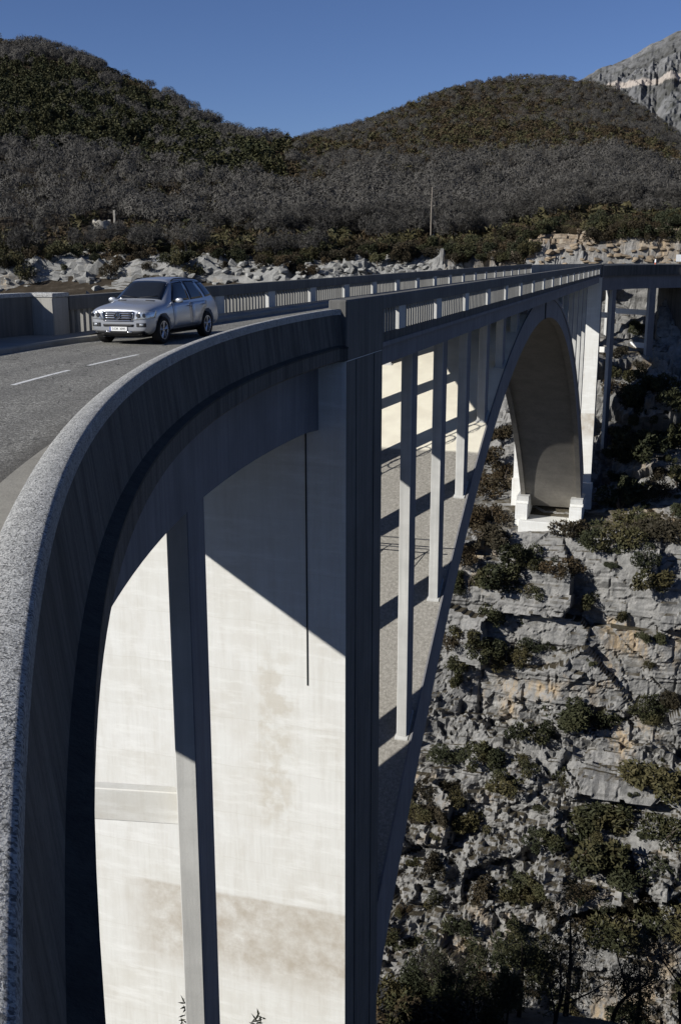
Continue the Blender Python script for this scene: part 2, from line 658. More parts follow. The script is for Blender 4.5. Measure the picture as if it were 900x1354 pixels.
M['hill'] = hill_mat()


def mountain_mat():
    t = NT('bare limestone mountain', 0.95, 0.1)
    b = t.noise(0.012, detail=9, rough=0.72)
    s = t.noise(0.05, detail=7, rough=0.75)
    c = t.ramp(b, [(0.34, (0.055, 0.054, 0.049)), (0.5, (0.125, 0.125, 0.124)), (0.68, (0.20, 0.198, 0.195))])
    c = t.mix(t.math('MULTIPLY', t.f(s, 0.5, 0.6), 0.75), c, (0.045, 0.046, 0.037))
    z = t.sep()[2]
    zz = t.math('ADD', z, t.math('MULTIPLY', b, 40))
    band = t.math('MULTIPLY', t.f(zz, 306, 309), t.f(zz, 327, 323))
    c = t.mix(band, c, (0.34, 0.30, 0.26))
    t.color(c)
    t.bump(s, 0.5, 5.0)
    return t.m


M['mountain'] = mountain_mat()


def leaf_mat(name, a, b, c2, scale=0.16):
    t = NT(name, 0.75, 0.2)
    oi = t.n('ShaderNodeObjectInfo')
    w = t.noise(scale, detail=3)
    x = t.math('ADD', w, t.math('MULTIPLY', t.math('SUBTRACT', oi.outputs['Random'], 0.5), 0.35))
    f = t.noise(4.5, detail=2)
    c = t.ramp(x, [(0.32, a), (0.5, b), (0.68, c2)])
    c = t.mix(t.math('MULTIPLY', t.f(f, 0.35, 0.7), 0.5), c, tuple(v * 0.5 for v in a))
    t.color(c)
    return t.m


M['juniper'] = leaf_mat('juniper foliage', (0.026, 0.030, 0.014), (0.045, 0.046, 0.020), (0.078, 0.066, 0.028), 0.25)
M['rusty'] = leaf_mat('rusty box foliage', (0.032, 0.027, 0.016), (0.047, 0.036, 0.019), (0.068, 0.047, 0.023), 0.2)
M['pine'] = leaf_mat('pine foliage', (0.030, 0.038, 0.019), (0.048, 0.054, 0.024), (0.075, 0.072, 0.032), 0.1)
M['twig'] = leaf_mat('bare grey twigs', (0.042, 0.039, 0.034), (0.062, 0.058, 0.051), (0.090, 0.084, 0.074), 0.1)
M['bark'] = plain('dark bark', (0.075, 0.062, 0.05), 0.9, 0.1, var=0.35)
M['bark_dark'] = plain('near black bark', (0.035, 0.03, 0.025), 0.9, 0.1, var=0.3)  # darker bark for the trees on the near slope
M['stone'] = plain('pale rubble stone', (0.32, 0.30, 0.26), 0.9, 0.1, var=0.35, scale=3)

# ------------------------------------------------------------------ far bank of the gorge (rock wall, ledges, rim)
PROF = np.array([(40, -150), (62, -124), (74, -95), (80, -80), (83.5, -70), (87, -63.5), (89, -57.5), (93, -54.5), (94.6, -51.0),
                 (95.6, -45), (97, -37.5), (99.0, -32.4), (101.5, -30.4), (104.5, -29.6), (109, -28.5), (114, -24.5), (119.5, -17.5),
                 (126, -12.5), (132, -8.5), (137, -4.5), (139.5, -1.0), (142, 0.8), (146, 1.6), (152, 2.4), (160, 3.0)], float)
pl = np.r_[0, np.cumsum(np.hypot(*np.diff(PROF, axis=0).T))]


def prof_at(p):
    return np.interp(p, pl, PROF[:, 0]), np.interp(p, pl, PROF[:, 1])


def build_bank():
    p_fine0 = np.interp(60, PROF[:, 0], pl)
    p_fine1 = np.interp(116, PROF[:, 0], pl)
    ps = np.r_[np.arange(0, p_fine0, 2.0), np.arange(p_fine0, p_fine1, 0.24), np.arange(p_fine1, pl[-1], 0.42)]
    nl = [-34.0]
    st = 0.24
    while nl[0] > -240:
        st = min(st * 1.03, 1.1)
        nl.insert(0, nl[0] - st)
    nr = [24.0]
    st = 0.24
    while nr[-1] < 90:
        st = min(st * 1.06, 2.5)
        nr.append(nr[-1] + st)
    ns = np.r_[nl[:-1], np.arange(-34, 24, 0.24), nr]
    P, N = np.meshgrid(ps, ns, indexing='ij')
    Lx, Z = prof_at(P)
    # soften the profile's kinks and find its normal
    k = 1.2
    L2, Z2 = prof_at(P + k); L1, Z1 = prof_at(P - k)
    Lx = (Lx + L1 + L2) / 3; Z = (Z + Z1 + Z2) / 3
    tl, tz = L2 - L1, Z2 - Z1
    q = np.hypot(tl, tz); tl /= q; tz /= q
    nlv, nzv = -tz, tl                                     # outwards (towards us) and up
    steep = np.clip((tz - 0.35) / 0.45, 0, 1)
    wp = P + 2.2 * (fbm(N / 9, P / 9, 4, 5) - 0.5) * 2
    wn = N + 2.0 * (fbm(N / 8 + 31, P / 8, 4, 9) - 0.5) * 2
    d = 6.0 * (fbm(N / 24, P / 28, 3, 1) - 0.5)
    big, e1 = facets(wn / 9.5, wp / 7.5, 11, 2.2)          # great faces
    low = sstep(-51, -55, Z)
    smooth_face = sstep(-36, -38.5, Z) * sstep(-51.5, -49, Z)
    zone = np.maximum(sstep(0.54, 0.64, fbm(N / 10 + 3, P / 7, 3, 41)), low * sstep(.36, .52, fbm(N / 7 + 3, P / 6, 3, 43))) * (1 - 0.85 * smooth_face)
    crack = sstep(0.46, 0.56, fbm(N / 5 + 9, P / 5, 3, 47))
    wn2 = N + 0.5 * (fbm(N / 3, P / 3, 2, 15) - 0.5); wp2 = P + 0.5 * (fbm(N / 3 + 9, P / 3, 2, 16) - 0.5)
    mid, e2 = facets(wn2 / 3.1 + 5, wp2 / 2.3, 29, 2.0)
    sml, e3 = facets(wn2 / 1.25 + 7, wp2 / 0.85, 23, 2.2)
    tny, e4 = facets(wn2 / 0.6 + 3, wp2 / 0.5, 37, 1.6)
    d += big * 2.8 * (0.35 + 0.65 * steep) - 0.55 * np.exp(-(e1 / 0.016) ** 2) * steep * crack
    d += (0.26 + 0.74 * zone) * mid * 1.4 - 0.3 * np.exp(-(e2 / 0.04) ** 2) * crack * steep
    lay = vnoise(N / 26, (Z + 1.6 * fbm(N / 11, P / 30, 3, 91)) / 1.15, 92)
    d += (np.round(lay * 4) / 4 - 0.5) * 1.1 * (0.35 + 0.65 * steep)
    d += (0.16 + 0.84 * zone) * sml * 0.75
    d += (0.2 + 0.8 * zone) * tny * 0.27
    d += 0.35 * (fbm(N / 1.4, P / 1.4, 3, 7, True) - 0.6)
    # calm ground below the far springing so the footing stands on it
    foot = np.exp(-(((N + 4.2) / 8.5) ** 4)) * np.exp(-(((Lx - 106) / 7.0) ** 4))
    d *= 1 - 0.9 * foot
    Lx = Lx + nlv * d; Z = Z + nzv * d
    # rock cut behind the road at the far end, scoured outcrops along the rim further left
    cut = sstep(-24, -11, N) * sstep(138.5, 140.6, Lx + 1.5 * fbm(N / 3, P / 3, 3, 61))
    Z += cut * (3.4 + 2.2 * fbm(N / 7, P / 6, 4, 62)) * (1 - 0.25 * sstep(150, 160, Lx))
    zt_ = Z + 0.35 * fbm(N / 4, P / 4, 3, 64)
    Z = np.where(cut > .02, Z + cut * (np.round(zt_ / 0.8) * 0.8 - zt_) * .8, Z)
    out = sstep(-18, -34, N) * sstep(131, 136, Lx) * sstep(156, 148, Lx)
    h1, h2, q1 = cells(N / 3.2 + fbm(N / 2, P / 2, 3, 70), Lx / 2.6 + fbm(N / 2, P / 2, 3, 69), 77)[:3]
    Z += out * (q1 * .5 + .4 * fbm(N / 1.2, P / 1.2, 3, 74, True)) * sstep(0.36, 0.6, fbm(N / 14, Lx / 8, 3, 71))
    # the ground falls away on the right under the far approach
    V = np.empty(P.shape + (3,))
    V[..., 0] = P0[0] + AV[0] * Lx + NV[0] * N
    V[..., 1] = P0[1] + AV[1] * Lx + NV[1] * N
    V[..., 2] = Z
    a, b = P.shape
    idx = np.arange(a * b).reshape(a, b)
    Fq = np.stack([idx[:-1, :-1], idx[:-1, 1:], idx[1:, 1:], idx[1:, :-1]], -1).reshape(-1, 4)
    return V.reshape(-1, 3), Fq


bv, bf = build_bank()


def fast_mesh(name, V, Fq, mat, parent=None, smooth=False):
    me = bpy.data.meshes.new(name)
    k = Fq.shape[1]
    me.vertices.add(len(V))
    me.vertices.foreach_set('co', np.ascontiguousarray(V, dtype=np.float32).ravel())
    me.loops.add(len(Fq) * k)
    me.loops.foreach_set('vertex_index', np.ascontiguousarray(Fq, dtype=np.int32).ravel())
    me.polygons.add(len(Fq))
    me.polygons.foreach_set('loop_start', np.arange(0, len(Fq) * k, k, dtype=np.int32))
    me.polygons.foreach_set('loop_total', np.full(len(Fq), k, dtype=np.int32))
    me.update(calc_edges=True)
    me.validate()
    me.polygons.foreach_set('use_smooth', [False] * len(me.polygons))
    return meobj(name, me, mat, parent, smooth)


bank = fast_mesh('gorge_cliff', bv, bf, M['rock'])
tag(bank, kind='structure')
bank_bvh = BVHTree.FromPolygons([tuple(v) for v in bv.tolist()], bf.tolist())

# ------------------------------------------------------------------ hills behind
SIL = np.array([(-250, 40), (-100, 44), (0, 53), (50, 58), (100, 74), (150, 95), (200, 118), (250, 142), (300, 174), (330, 187), (360, 192), (400, 186),
                (450, 172), (500, 157), (550, 136), (600, 118), (650, 108), (700, 104), (750, 106), (780, 110), (810, 118),
                (850, 145), (900, 180), (1000, 215), (1200, 230)], float)
cp_, sp_ = cos(PITCH), sin(PITCH)


def ang(x, y):
    u, v = x - CX, CY - y
    Y = F_PX * cp_ + v * sp_
    return math.atan(u / Y), math.atan((v * cp_ - F_PX * sp_) / math.hypot(Y, u))


RIDGE = np.array([ang(x, y) for x, y in SIL])
RR_AZ = np.radians([-35, -17, -9, -4, 2, 8, 14, 24, 35])
RR = np.array([620, 640, 560, 430, 480, 560, 560, 520, 500.])
RIM_L = 150.0


def hill_z(X, Y):
    az = np.arctan2(X, Y); r = np.hypot(X, Y)
    er = np.interp(az, RIDGE[:, 0], RIDGE[:, 1])
    rr = np.interp(az, RR_AZ, RR)
    r0 = (RIM_L + float(P0 @ AV)) / np.cos(az - AZ)
    nn = X * NV[0] + Y * NV[1] - float(P0 @ NV)
    z0 = 2.0 + 3.6 * sstep(-26, -10, nn)
    e0 = np.arctan((z0 - CAM_Z) / r0)
    q = np.clip((r - r0) / (rr - r0), 0, 1)
    e = e0 + (er - e0) * (1 - (1 - q) ** 1.35)
    z = CAM_Z + r * np.tan(e)
    zr = CAM_Z + rr * np.tan(er)
    z = np.where(r > rr, zr - (r - rr) * 0.28, z)
    w = np.clip((r - r0) / 60, 0, 1) * np.clip(abs(r - rr) / 60 + 0.12, 0, 1)
    z += w * (7 * (fbm(X / 90, Y / 90, 4, 3) - 0.5) + 2.4 * (fbm(X / 17, Y / 17, 4, 4, True) - 0.55))
    return np.where(r < r0, z - 0.35 * (r0 - r), z)


def polar(az0, az1, na, rs, zf):
    A, Rr = np.meshgrid(np.linspace(az0, az1, na), rs, indexing='ij')
    X, Y = Rr * np.sin(A), Rr * np.cos(A)
    V = np.stack([X, Y, zf(X, Y)], -1).reshape(-1, 3)
    a, b = A.shape
    idx = np.arange(a * b).reshape(a, b)
    return V, np.stack([idx[:-1, :-1], idx[1:, :-1], idx[1:, 1:], idx[:-1, 1:]], -1).reshape(-1, 4)


hv, hf = polar(R(-32), R(36), 320, np.geomspace(172, 950, 260), hill_z)
tag(fast_mesh('hillside', hv, hf, M['hill'], smooth=True), kind='structure')

MSIL = np.array([ang(x, y) for x, y in [(600, 170), (700, 140), (770, 103), (800, 86), (830, 73), (860, 57), (900, 38), (960, 10), (1060, 0), (1250, 60)]])


def mount_z(X, Y):
    az = np.arctan2(X, Y); r = np.hypot(X, Y)
    er = np.interp(az, MSIL[:, 0], MSIL[:, 1])
    rr = 2300.0
    zr = rr * np.tan(er)
    q = np.clip((r - 1300) / (rr - 1300), 0, 1)
    z = zr * q ** 1.15
    z = np.where(r > rr, zr - (r - rr) * 0.5, z)
    rg = fbm(az * 55, r / 160, 6, 90, True)
    rg2 = fbm(az * 260, r / 30, 4, 95, True)
    return z + ((rg - 0.6) * 70 + (rg2 - .6) * 26) * np.clip(q, 0, 1) * np.clip((rr - r) / 250 + 0.15, 0.15, 1)


mv, mf = polar(R(2), R(42), 420, np.r_[np.linspace(1300, 2300, 200), np.linspace(2320, 2900, 8)], mount_z)
tag(fast_mesh('rocky_mountain', mv, mf, M['mountain']), kind='structure')

# near bank: the slope below us, falling into the gorge; and one sheet of ground out to the horizon
def near_z(X, Y):
    l = (X - P0[0]) * AV[0] + (Y - P0[1]) * AV[1]
    n = (X - P0[0]) * NV[0] + (Y - P0[1]) * NV[1]
    edge = -9 + 0 * l
    z = np.interp(l, [-120, -60, -34, -25, -12, 0, 10, 22, 30, 40, 52, 60], [-6, -3, -2.0, -7, -19, -27, -31, -36, -46, -75, -125, -150])
    z = z - np.clip(-n - 14, 0, 60) * 0.6
    far = sstep(6, 30, abs(n + 4))
    return z + (2.5 * (fbm(X / 9, Y / 9, 4, 33) - 0.5) + 0.8 * (fbm(X / 1.7, Y / 1.7, 3, 34, True) - 0.5)) * (0.3 + 0.7 * far)


gx, gy = np.meshgrid(np.arange(-120, 90, 0.9), np.arange(-90, 92, 0.9), indexing='ij')
gz = near_z(gx, gy)
a_, b_ = gx.shape
ix_ = np.arange(a_ * b_).reshape(a_, b_)
tag(fast_mesh('near_slope', np.stack([gx, gy, gz], -1).reshape(-1, 3),
              np.stack([ix_[:-1, :-1], ix_[1:, :-1], ix_[1:, 1:], ix_[:-1, 1:]], -1).reshape(-1, 4), M['rock']), kind='structure')
gs = 6000
tag(obj('ground', [(-gs, -gs, -152), (gs, -gs, -152), (gs, gs, -152), (-gs, gs, -152)], [(0, 1, 2, 3)], M['hill']), kind='structure')


def ray_px(x, y):
    u, v = x - CX, CY - y
    return Vector((u, F_PX * cp_ + v * sp_, v * cp_ - F_PX * sp_)).normalized()


def hit_bank(x, y):
    h = bank_bvh.ray_cast(Vector((0, 0, CAM_Z)), ray_px(x, y))
    return h[0], h[1]


# ------------------------------------------------------------------ road
s_near = list(np.linspace(-60, 0, 61))
s_all = s_near + [float(v) for v in np.linspace(5, LM, 22)] + [LM + v for v in np.linspace(1.0, 60, 50)]
tag(ribbon(-1.32, -7.40, 0.0, s_all, 'road', M['asphalt']), kind='structure')
rnd = random.Random(4)
dash_n = -4.1
k = 0
dash_s = [-5.5 - 3.35 * i for i in range(13)] + [9.0 + 3.9 * i for i in range(24)]
for s_d in dash_s:
    V, Fc = [], []
    for i in range(7):
        s_ = s_d + 2.45 * i / 6
        V += [S(s_, dash_n - 0.055, 0.004), S(s_, dash_n + 0.055, 0.004)]
    for i in range(6):
        Fc.append((2 * i, 2 * i + 1, 2 * i + 3, 2 * i + 2))
    o = obj('lane_dash', V, Fc, M['paint'])
    tag(o, kind='structure')

# ------------------------------------------------------------------ the bridge
bridge = empty('arch_bridge', B(3.0, -4.2, -30.0))
tag(bridge, 'long concrete arch bridge with balustraded deck spanning the limestone gorge', 'bridge')
NLO, NLI = -8.85, -8.55           # left balustrade, straight
CLO, CLI = -9.55, -9.20           # left wall, near curve
PN0, PN1 = 0.12, -9.60            # pier
ZB = -0.90                        # underside of straight edge beam
ZBC = -2.2                        # underside of curved edge beam
s_str = [float(v) for v in np.linspace(3.7, LM - 3.7, 20)]
s_c1 = [float(v) for v in np.linspace(-60, 0, 91)]
s_c2 = [LM + float(v) for v in np.linspace(0, 60, 61)]

# decks
sweep([(-0.12, -0.05), (-0.12, -0.33), (CLO + .12, -0.33), (CLO + .12, -0.05)], s_c1, 'deck_slab', M['beam'], bridge)
sweep([(-0.12, -0.05), (-0.12, -0.33), (NLO + .12, -0.33), (NLO + .12, -0.05)], [0.0] + s_str + [LM], 'deck_slab', M['beam'], bridge)
sweep([(-0.12, -0.05), (-0.12, -0.33), (NLO + .12, -0.33), (NLO + .12, -0.05)], s_c2, 'deck_slab', M['beam'], bridge)
# walkways beside the carriageway
sweep([(-0.26, 0.05), (-1.30, 0.03), (-1.33, -0.04), (-0.26, -0.04)], s_c1, 'walkway', M['kerb'], bridge)
sweep([(-0.26, 0.14), (-1.30, 0.13), (-1.34, 0.09), (-1.35, -0.04), (-0.26, -0.04)], [0.0] + s_str + [LM], 'walkway', M['kerb'], bridge)
sweep([(-0.26, 0.14), (-1.30, 0.13), (-1.34, 0.09), (-1.35, -0.04), (-0.26, -0.04)], s_c2, 'walkway', M['kerb'], bridge)
sweep([(-7.38, -0.04), (-7.39, 0.10), (-7.43, 0.14), (CLI - .02, 0.15), (CLI - .02, -0.04)], s_c1, 'walkway', M['kerb'], bridge)
sweep([(-7.38, -0.04), (-7.39, 0.10), (-7.43, 0.14), (NLI - .02, 0.15), (NLI - .02, -0.04)], [0.0] + s_str + [LM] + s_c2[1:], 'walkway', M['kerb'], bridge)

# near curve, right: solid parapet with rounded rough top, dark ledge, fascia, deep recessed beam
par = [(0.085, 0.05), (0.0, 0.86), (-0.27, 0.86), (-0.27, -0.04), (-0.1, -0.04)]
sc1d = [float(v) for v in np.linspace(-60, -10, 110)] + [float(v) for v in np.linspace(-9.8, 0, 40)]
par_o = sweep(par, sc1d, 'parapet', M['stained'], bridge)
cop = [(0.012, 0.862), (0.014, 0.975), (0.008, 1.0), (-0.015, 1.012), (-0.10, 1.01), (-0.19, 0.985), (-0.25, 0.945), (-0.278, 0.90), (-0.28, 0.862)]
cp_o = sweep(cop, sc1d, 'coping', M['coping'], par_o)
for p_ in cp_o.data.polygons:
    p_.use_smooth = p_.normal.z > .35
sweep([(0.07, 0.085), (0.20, 0.035), (0.20, 0.0), (0.07, 0.0)], sc1d, 'ledge', M['moss'], bridge)
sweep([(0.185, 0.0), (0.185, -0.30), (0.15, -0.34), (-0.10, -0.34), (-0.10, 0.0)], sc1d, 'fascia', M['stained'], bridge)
sweep([(-0.64, -0.33), (-0.64, ZBC), (-1.2, ZBC), (-1.2, -0.33)], s_c1, 'deck_beam', M['beam'], bridge)
sweep([(CLO + .12, -0.33), (CLO + .12, ZBC), (CLO + .6, ZBC), (CLO + .6, -0.33)], s_c1, 'deck_beam', M['beam'], bridge)
# left solid wall of the near curve
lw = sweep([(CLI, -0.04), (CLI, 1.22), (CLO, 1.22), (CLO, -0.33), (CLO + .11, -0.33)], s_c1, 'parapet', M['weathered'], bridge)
sweep([(CLI + .03, 1.222), (CLI + .03, 1.30), (CLI, 1.33), (CLO, 1.33), (CLO - .03, 1.30), (CLO - .03, 1.222)], s_c1, 'coping', M['coping'], lw)
# far curve: right parapet with slots is too far to read: solid with coping; left likewise
fw = sweep([(0.0, -0.33), (0.0, 0.98), (-0.27, 0.98), (-0.27, -0.04), (-0.11, -0.33)], s_c2, 'parapet', M['stained'], bridge)
sweep([(0.03, 0.982), (0.03, 1.06), (-0.30, 1.06), (-0.30, 0.982)], s_c2, 'coping', M['concrete'], fw)
fw = sweep([(NLI, -0.04), (NLI, 1.1), (NLO, 1.1), (NLO, -0.33), (NLO + .11, -0.33)], s_c2, 'parapet', M['concrete'], bridge)
sweep([(-0.45, -0.33), (-0.45, ZBC + .1), (-0.95, ZBC + .1), (-0.95, -0.33)], s_c2, 'deck_beam', M['beam'], bridge)
sweep([(NLO + .4, -0.33), (NLO + .4, ZBC + .1), (NLO + .9, ZBC + .1), (NLO + .9, -0.33)], s_c2, 'deck_beam', M['beam'], bridge)

# ---- balustrades of the straight
SP = 5.72
HALF_POST = 0.85


def balustrade(no, ni, first, l_from, l_to, n_ind, name):
    lo, hi = min(no, ni), max(no, ni)
    e = 0.04 if no > ni else -0.04
    base = bbox(l_from, l_to, no, ni, -0.20, 0.10, 'balustrade', M['stained'] if no > -1 else M['weathered'], bridge)
    put_n = base
    rail_m = M['weathered']
    sgn = 1 if no > ni else -1
    pr = [(no + .03 * sgn, 0.82), (no + .03 * sgn, 1.16), (no, 1.22), (ni, 1.22), (ni - .03 * sgn, 1.16), (ni - .03 * sgn, 0.82)]
    sweep(pr, [l_from] + [v for v in s_str if l_from < v < l_to] + [l_to], 'top_rail', rail_m, base)
    posts = []
    l = first
    while l < l_to - 0.2:
        if l > l_from - 0.1:
            bbox(l, l + HALF_POST, no, ni, 0.098, 0.822, 'post', M['column'] if no > -1 else M['column'], base)
            posts.append(l)
        l += SP
    # slots: slim upright balusters
    edges = [l_from - HALF_POST] + posts + [l_to]
    far = []
    cnt = 0
    proto = {}
    for a, b in zip(edges[:-1], edges[1:]):
        x0, x1 = a + HALF_POST, b
        x1 -= 0.30
        nb = max(1, int(round((x1 - x0) / 0.34)))
        for i in range(nb):
            c = x0 + 0.12 + (x1 - x0) * (i + .5) / nb
            hw_ = .092 if no > -1 else .075
            q = [(c - hw_, no - .05 * sgn), (c + hw_, no - .05 * sgn), (c + hw_, ni + .05 * sgn), (c - hw_, ni + .05 * sgn)]
            V = [B(u, v, 0.099) for u, v in q] + [B(u, v, 0.821) for u, v in q]
            if cnt < n_ind:
                recalc(obj('baluster', V, BOXF, M['baluster'], base))
            else:
                far.append((V, BOXF))
            cnt += 1
    V, Fc = join(far)
    o = recalc(obj('baluster_row', V, Fc, M['baluster'], base))
    o['kind'] = 'stuff'


balustrade(0.0, -0.28, 6.26 - SP, 3.7, LM - 0.3, 105, 'right')
balustrade(NLO, NLI, 5.80 - SP, 0.9, LM - 0.3, 180, 'left')
# straight: fascia and edge beams
for n0, sg in ((0.0, -1), (NLO, 1)):
    sweep([(n0 - .04 * sg, -0.17), (n0 - .04 * sg, -0.30), (n0 + .12 * sg, -0.36), (n0 + .3 * sg, -0.36), (n0 + .3 * sg, -0.17)], s_str, 'fascia', M['beam'], bridge)
    a = n0 + .12 * sg
    sweep([(a, -0.36), (a, ZB), (a + .5 * sg, ZB), (a + .5 * sg, -0.36)], s_str, 'deck_beam', M['beam'], bridge)

# ---- the arch
L0 = LM / 2


def z_in(l):
    d = abs(l - L0)
    return -2.3 - 0.0088 * d * d - 5.5e-7 * d ** 4


def z_ex(l):
    d = abs(l - L0)
    return z_in(l) + 1.72 + 1.65 * (d / 43) ** 4


AN0, AN1 = -0.74, -8.11
def z_fl(l):
    return z_in(l) + 0.38


ls = [5.2 + (LM - 5.2 - 3.6) * i / 90 for i in range(91)]
ring = lambda l: [(AN0, z_in(l)), (AN0, z_ex(l)), (AN1, z_ex(l)), (AN1, z_in(l)), (AN1 + .55, z_in(l)), (AN1 + .55, z_fl(l)), (AN0 - .55, z_fl(l)), (AN0 - .55, z_in(l))]
V, Fe, Fi, Fs = [], [], [], []
for l in ls:
    V += [B(l, n, z) for n, z in ring(l)]
for i in range(len(ls) - 1):
    for j in range(8):
        kq = (j + 1) % 8
        q = (i * 8 + j, i * 8 + kq, (i + 1) * 8 + kq, (i + 1) * 8 + j)
        (Fe if j == 1 else Fi if j in (3, 4, 5, 6, 7) else Fs).append(q)
caps = [tuple(range(8)), tuple(90 * 8 + j for j in reversed(range(8)))]
me = bpy.data.meshes.new('arch')
me.from_pydata(V, [], Fe + Fi + Fs + caps)
for m_ in ('extrados', 'intrados', 'beam'):
    me.materials.append(M[m_])
me.polygons.foreach_set('material_index', [0] * len(Fe) + [1] * len(Fi) + [2] * (len(Fs) + 2))
arch = meobj('arch', me, None, bridge)
recalc(arch)
# cap of the ring seen as a raised lip on the outer face
for n0, n1 in ((AN0 + .06, AN0 - .02), (AN1 - .06, AN1 + .02)):
    V, Fc = [], []
    for l in ls:
        V += [B(l, n0, z_ex(l) - .32), B(l, n0, z_ex(l) + .03), B(l, n1, z_ex(l) + .03), B(l, n1, z_ex(l) - .32)]
    for i in range(len(ls) - 1):
        for j in range(4):
            kq = (j + 1) % 4
            Fc.append((i * 4 + j, i * 4 + kq, (i + 1) * 4 + kq, (i + 1) * 4 + j))
    Fc += [(0, 1, 2, 3), tuple(90 * 4 + j for j in (3, 2, 1, 0))]
    recalc(obj('edge_rib', V, Fc, M['beam'], arch))

# spandrel columns standing on the vault
CQ = -0.90
i = 0
for i in range(18):
    lf = 6.35 + SP * i
    if lf > LM - 6: break
    lm = lf + 0.45
    if z_ex(lm) > ZB - 0.25: 
        # low wall between vault and beam near the crown
        continue
    for n0, n1 in ((CQ, CQ - .42), (AN1 + .16, AN1 + .58)):
        zt = ZB + 0.3
        q = [(lf, n0), (lf + .95, n0), (lf + .95, n1), (lf, n1)]
        V = [B(a, b, z_ex(a) - 0.3) for a, b in q] + [B(a, b, zt) for a, b in q]
        c = recalc(obj('column', V, BOXF, M['column'], bridge))
        shade_side(bevel(c, 0.02, 1))
        zf = z_ex(lf)
        if zf < -2.5:
            q = [(lf - .10, n0 + .06 * (1 if n0 > n1 else -1)), (lf + 1.0, n0 + .06 * (1 if n0 > n1 else -1)), (lf + 1.0, n1 - .06 * (1 if n0 > n1 else -1)), (lf - .10, n1 - .06 * (1 if n0 > n1 else -1))]
            zz = zf + .05
            recalc(obj('column_base', [B(a, b, z_ex(a) - .4) for a, b in q] + [B(a, b, z_ex(a) + .05) for a, b in q], BOXF, M['column'], c))
# spandrel walls closing the gap over the crown
for n0, n1 in ((CQ + .1, CQ - .3), (AN1 + .06, AN1 + .46)):
    ll = [L0 - 10 + 20 * i / 20 for i in range(21)]
    V, Fc = [], []
    for l in ll:
        V += [B(l, n0, z_ex(l) - .1), B(l, n1, z_ex(l) - .1), B(l, n1, ZB + .2), B(l, n0, ZB + .2)]
    for i in range(20):
        for j in range(4):
            kq = (j + 1) % 4
            Fc.append((i * 4 + j, i * 4 + kq, (i + 1) * 4 + kq, (i + 1) * 4 + j))
    Fc += [(0, 1, 2, 3), tuple(80 + j for j in (3, 2, 1, 0))]
    recalc(obj('spandrel_wall', V, Fc, M['beam'], bridge))
# dark keystone joint at the crown
bbox(L0 - .16, L0 + .16, AN0 + .075, AN0 - .02, -2.32, -0.40, 'keystone', M['stained'], arch)

# ---- piers flanking the arch
for l0, l1, zb, far in ((0.0, 3.7, -62.0, False), (LM - 1.9, LM, -34.0, True)):
    pr = [(l0, PN0), (l1, PN0), (l1, PN1), (l0, PN1)]
    pier = recalc(obj('pier', [B(a, b, zb) for a, b in pr] + [B(a, b, -0.34) for a, b in pr], BOXF, M['pier'], bridge))
    # side face with its shade put into a darker colour, with shallow upright strips
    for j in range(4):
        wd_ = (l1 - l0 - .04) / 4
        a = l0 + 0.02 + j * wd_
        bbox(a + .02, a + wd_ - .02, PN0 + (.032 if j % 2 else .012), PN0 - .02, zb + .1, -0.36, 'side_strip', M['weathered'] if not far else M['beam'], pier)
    if far:
        bbox(l0 - .45, l0 + .2, PN0 + .25, PN1 - .1, zb, -25.6, 'pier_base', M['pier'], pier, 0.04)
    # pilasters rising through the parapets
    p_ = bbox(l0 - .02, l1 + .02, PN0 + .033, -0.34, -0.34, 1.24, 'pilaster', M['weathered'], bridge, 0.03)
# left: broad end face where the road narrows onto the straight
e_ = bbox(0.02, 0.86, NLI + .02, CLO + .02, -0.34, 1.20, 'pilaster', M['concrete'], bridge, 0.02)
bbox(0.0, 0.88, NLI + .05, CLO, 1.201, 1.32, 'pilaster_cap', M['coping'], e_, 0.02)
# drip groove down the pier face, a recess below the beam
bbox(-0.02, 0.0, -0.985, -1.02, -9.6, -2.2, 'joint_strip', M['moss'], bridge)

# ---- bents of the approaches
def bent(s, n_r, n_l, zt, zb, braces, size=(1.2, 0.42)):
    for n0, n1 in ((n_r, n_r - size[1]), (n_l, n_l + size[1])):
        q = [(s - size[0] / 2, n0), (s + size[0] / 2, n0), (s + size[0] / 2, n1), (s - size[0] / 2, n1)]
        V = [S(a, b, zb) for a, b in q] + [S(a, b, zt) for a, b in q]
        shade_side(bevel(recalc(obj('column', V, BOXF, M['column'], bridge)), 0.02, 1))
    for z in braces:
        bbox(s - .13, s + .13, n_r - size[1] + .05, n_l + size[1] - .05, z - .36, z + .36, 'brace', M['pier'], bridge, 0.02, S)


bent(-8.75, -0.67, CLO + .13, -0.4, -40, [-8.6])
bent(-17.9, -0.67, CLO + .13, -0.4, -30, [])
for s_, zb in ((9.0, -24), (18.0, -20)):
    bent(LM + s_, -0.5, NLO + .42, -0.4, zb, [-5.4, -9.9], (1.2, 0.45))
# abutment of the far approach
ab = sweep([(-0.46, -0.35), (-0.46, -26), (NLO + .41, -26), (NLO + .41, -0.35)], [LM + 24.5 + v for v in range(0, 34, 2)], 'abutment', M['stained'], bridge)

